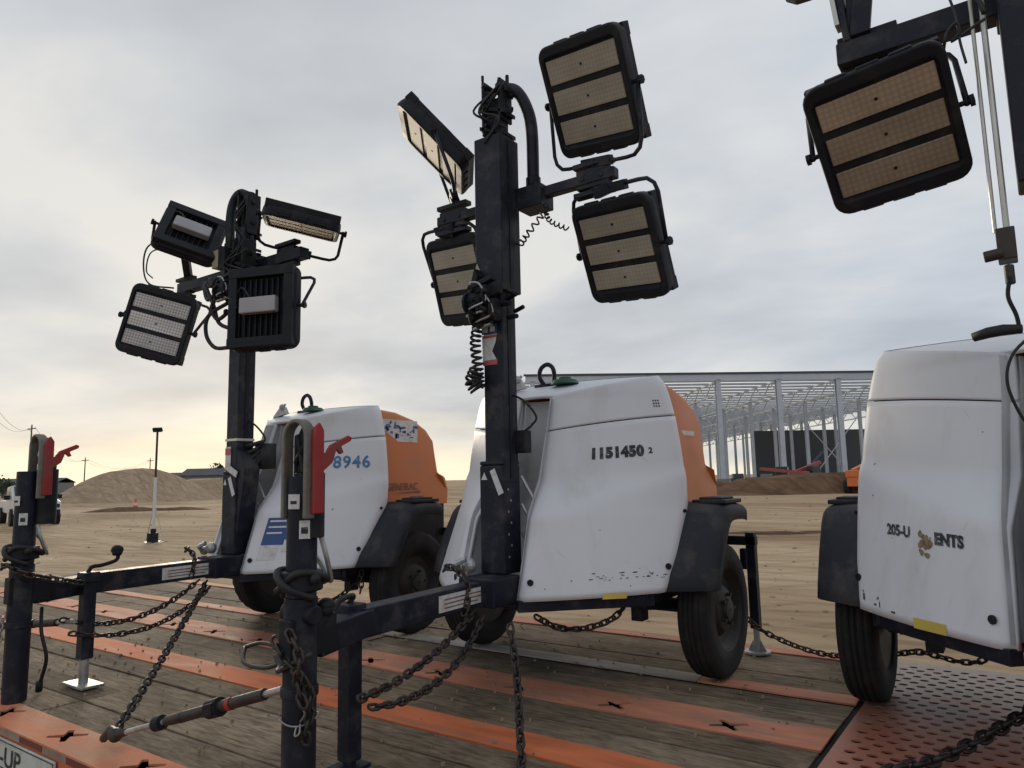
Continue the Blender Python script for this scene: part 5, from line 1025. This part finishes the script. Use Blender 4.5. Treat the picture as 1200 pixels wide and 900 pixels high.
truck('white pickup far off to the right of the mound', (236-600)/850, 118, .1)
# traffic cones
for k, (px, d_, lb) in enumerate((((161-600)/850, 57, 'small orange traffic cone in front of the dirt mound'),)):
    t = thing('traffic_cone', lb, 'traffic cone', wpt(px, d_)); mb = MB(); mb.cyl((0, 0, .05), (0, 0, 1.0), .26, .05, n=14); mb.build('cone', 'cone', t); mb = MB(); mb.box(-.38, .38, -.38, .38, 0, .06); mb.build('base', 'blk2', t); mb = MB(); mb.cyl((0, 0, .45), (0, 0, .65), .172, .132, n=14); mb.build('reflective_band', 'sticker', t)
# utility poles with wires
pl_ = [((100-600)/850, 150, 8.0), ((176-600)/850, 175, 8.5), ((35-600)/850, 110, 11.5), ((-30-600)/850, 75, 13)]
lb = ['utility pole on the skyline left of the mound', 'utility pole above the middle of the mound', 'tall utility pole behind the left coupling post', 'nearest utility pole just beyond the left edge']
tops = []
for k, (px, d_, h_) in enumerate(pl_):
    p = wpt(px, d_); t = thing('utility_pole', lb[k], 'utility pole', p, 'utility poles along the skyline'); mb = MB(); mb.cyl((0, 0, 0), (0, 0, h_), .16, .10, n=8); mb.build('pole', 'wood', t)
    mb = MB(); mb.bar((-1.4, 0, h_-.6), (1.4, 0, h_-.6), .14, .14); mb.build('cross_bar', 'wood', t); tops.append(p+V(0, 0, h_-.5))
tops.sort(key=lambda p: (p-V(0, 0, 0)).length)
for i in range(len(tops)-1):
    for s in (-1.2, 1.2):
        mb = MB(); mb.tube([q+V(s, 0, 0) for q in sag(tops[i], tops[i+1], 2.0, 16)], .02, 4); o = mb.build('power_line', 'rubber'); tag(o, 'thin power line sagging between utility poles', 'power line', 'power lines on the left skyline')
# distant sheds and trees right of the mound and along the horizon
def shed(label, px, dist, w, d_, h_, m='bld'):
    t = thing('shed', label, 'shed', wpt(px, dist)); t.rotation_euler = (0, 0, YAW); mb = MB(); mb.box(-w/2, w/2, 0, d_, 0, h_); mb.build('wall', m, t)
    mb = MB(); mb.prism([(-w/2-.3, -.3, h_), (w/2+.3, -.3, h_), (w/2+.3, d_/2, h_+1.2), (-w/2-.3, d_/2, h_+1.2)], (0, 0, .15)); mb.prism([(-w/2-.3, d_/2, h_+1.2), (w/2+.3, d_/2, h_+1.2), (w/2+.3, d_+.3, h_), (-w/2-.3, d_+.3, h_)], (0, 0, .15)); mb.build('roof', 'darkpanel', t)
    for k in range(3): mb = MB(); x = -w/3+k*w/3; mb.box(x-.8, x+.8, -.05, .02, 1.0, 2.4); mb.build('window', 'glass', t)
shed('low grey shed right of the mound', (243-600)/850, 125, 9, 6, 3.4); shed('long low shed on the horizon left of the left tower', (222-600)/850, 150, 16, 7, 3.2, 'darkpanel'); shed('pale shed on the horizon behind the pickup truck', (18-600)/850, 190, 22, 8, 3.2)
def tree(label, px, dist, h_, r, seed):
    rnd = random.Random(seed); t = thing('tree', label, 'tree', wpt(px, dist), 'trees on the far skyline'); mb = MB(); mb.cyl((0, 0, 0), (0, 0, h_*.5), .22, .12, n=7)
    for k in range(4): a = k*1.6; mb.cyl((0, 0, h_*.35), (cos(a)*r*.5, sin(a)*r*.5, h_*.65), .09, .04, n=5)
    mb.build('trunk', 'wood', t); mb = MB()
    cl = [V(rnd.gauss(0, r*.42), rnd.gauss(0, r*.42), h_*.62+rnd.gauss(0, h_*.13)) for _ in range(12)]
    for k in range(900):
        c = rnd.choice(cl)+V(rnd.gauss(0, r*.2), rnd.gauss(0, r*.2), rnd.gauss(0, r*.17)); a = V(rnd.gauss(0, 1), rnd.gauss(0, 1), rnd.gauss(0, 1)).normalized(); b = a.orthogonal().normalized(); s = rnd.uniform(.12, .3)
        vs = [mb.bm.verts.new(c+a*s), mb.bm.verts.new(c+b*s*.7), mb.bm.verts.new(c-a*s), mb.bm.verts.new(c-b*s*.7)]; mb.bm.faces.new(vs)
    mb.build('crown', 'leaf', t)
tree('dark tree just left of the left tower', (252-600)/850, 130, 5.4, 2.4, 1); tree('smaller tree left of the dark tree', (238-600)/850, 140, 4.4, 1.9, 2); tree('low bush-like tree by the left picture edge', (6-600)/850, 150, 3.8, 2.6, 4)
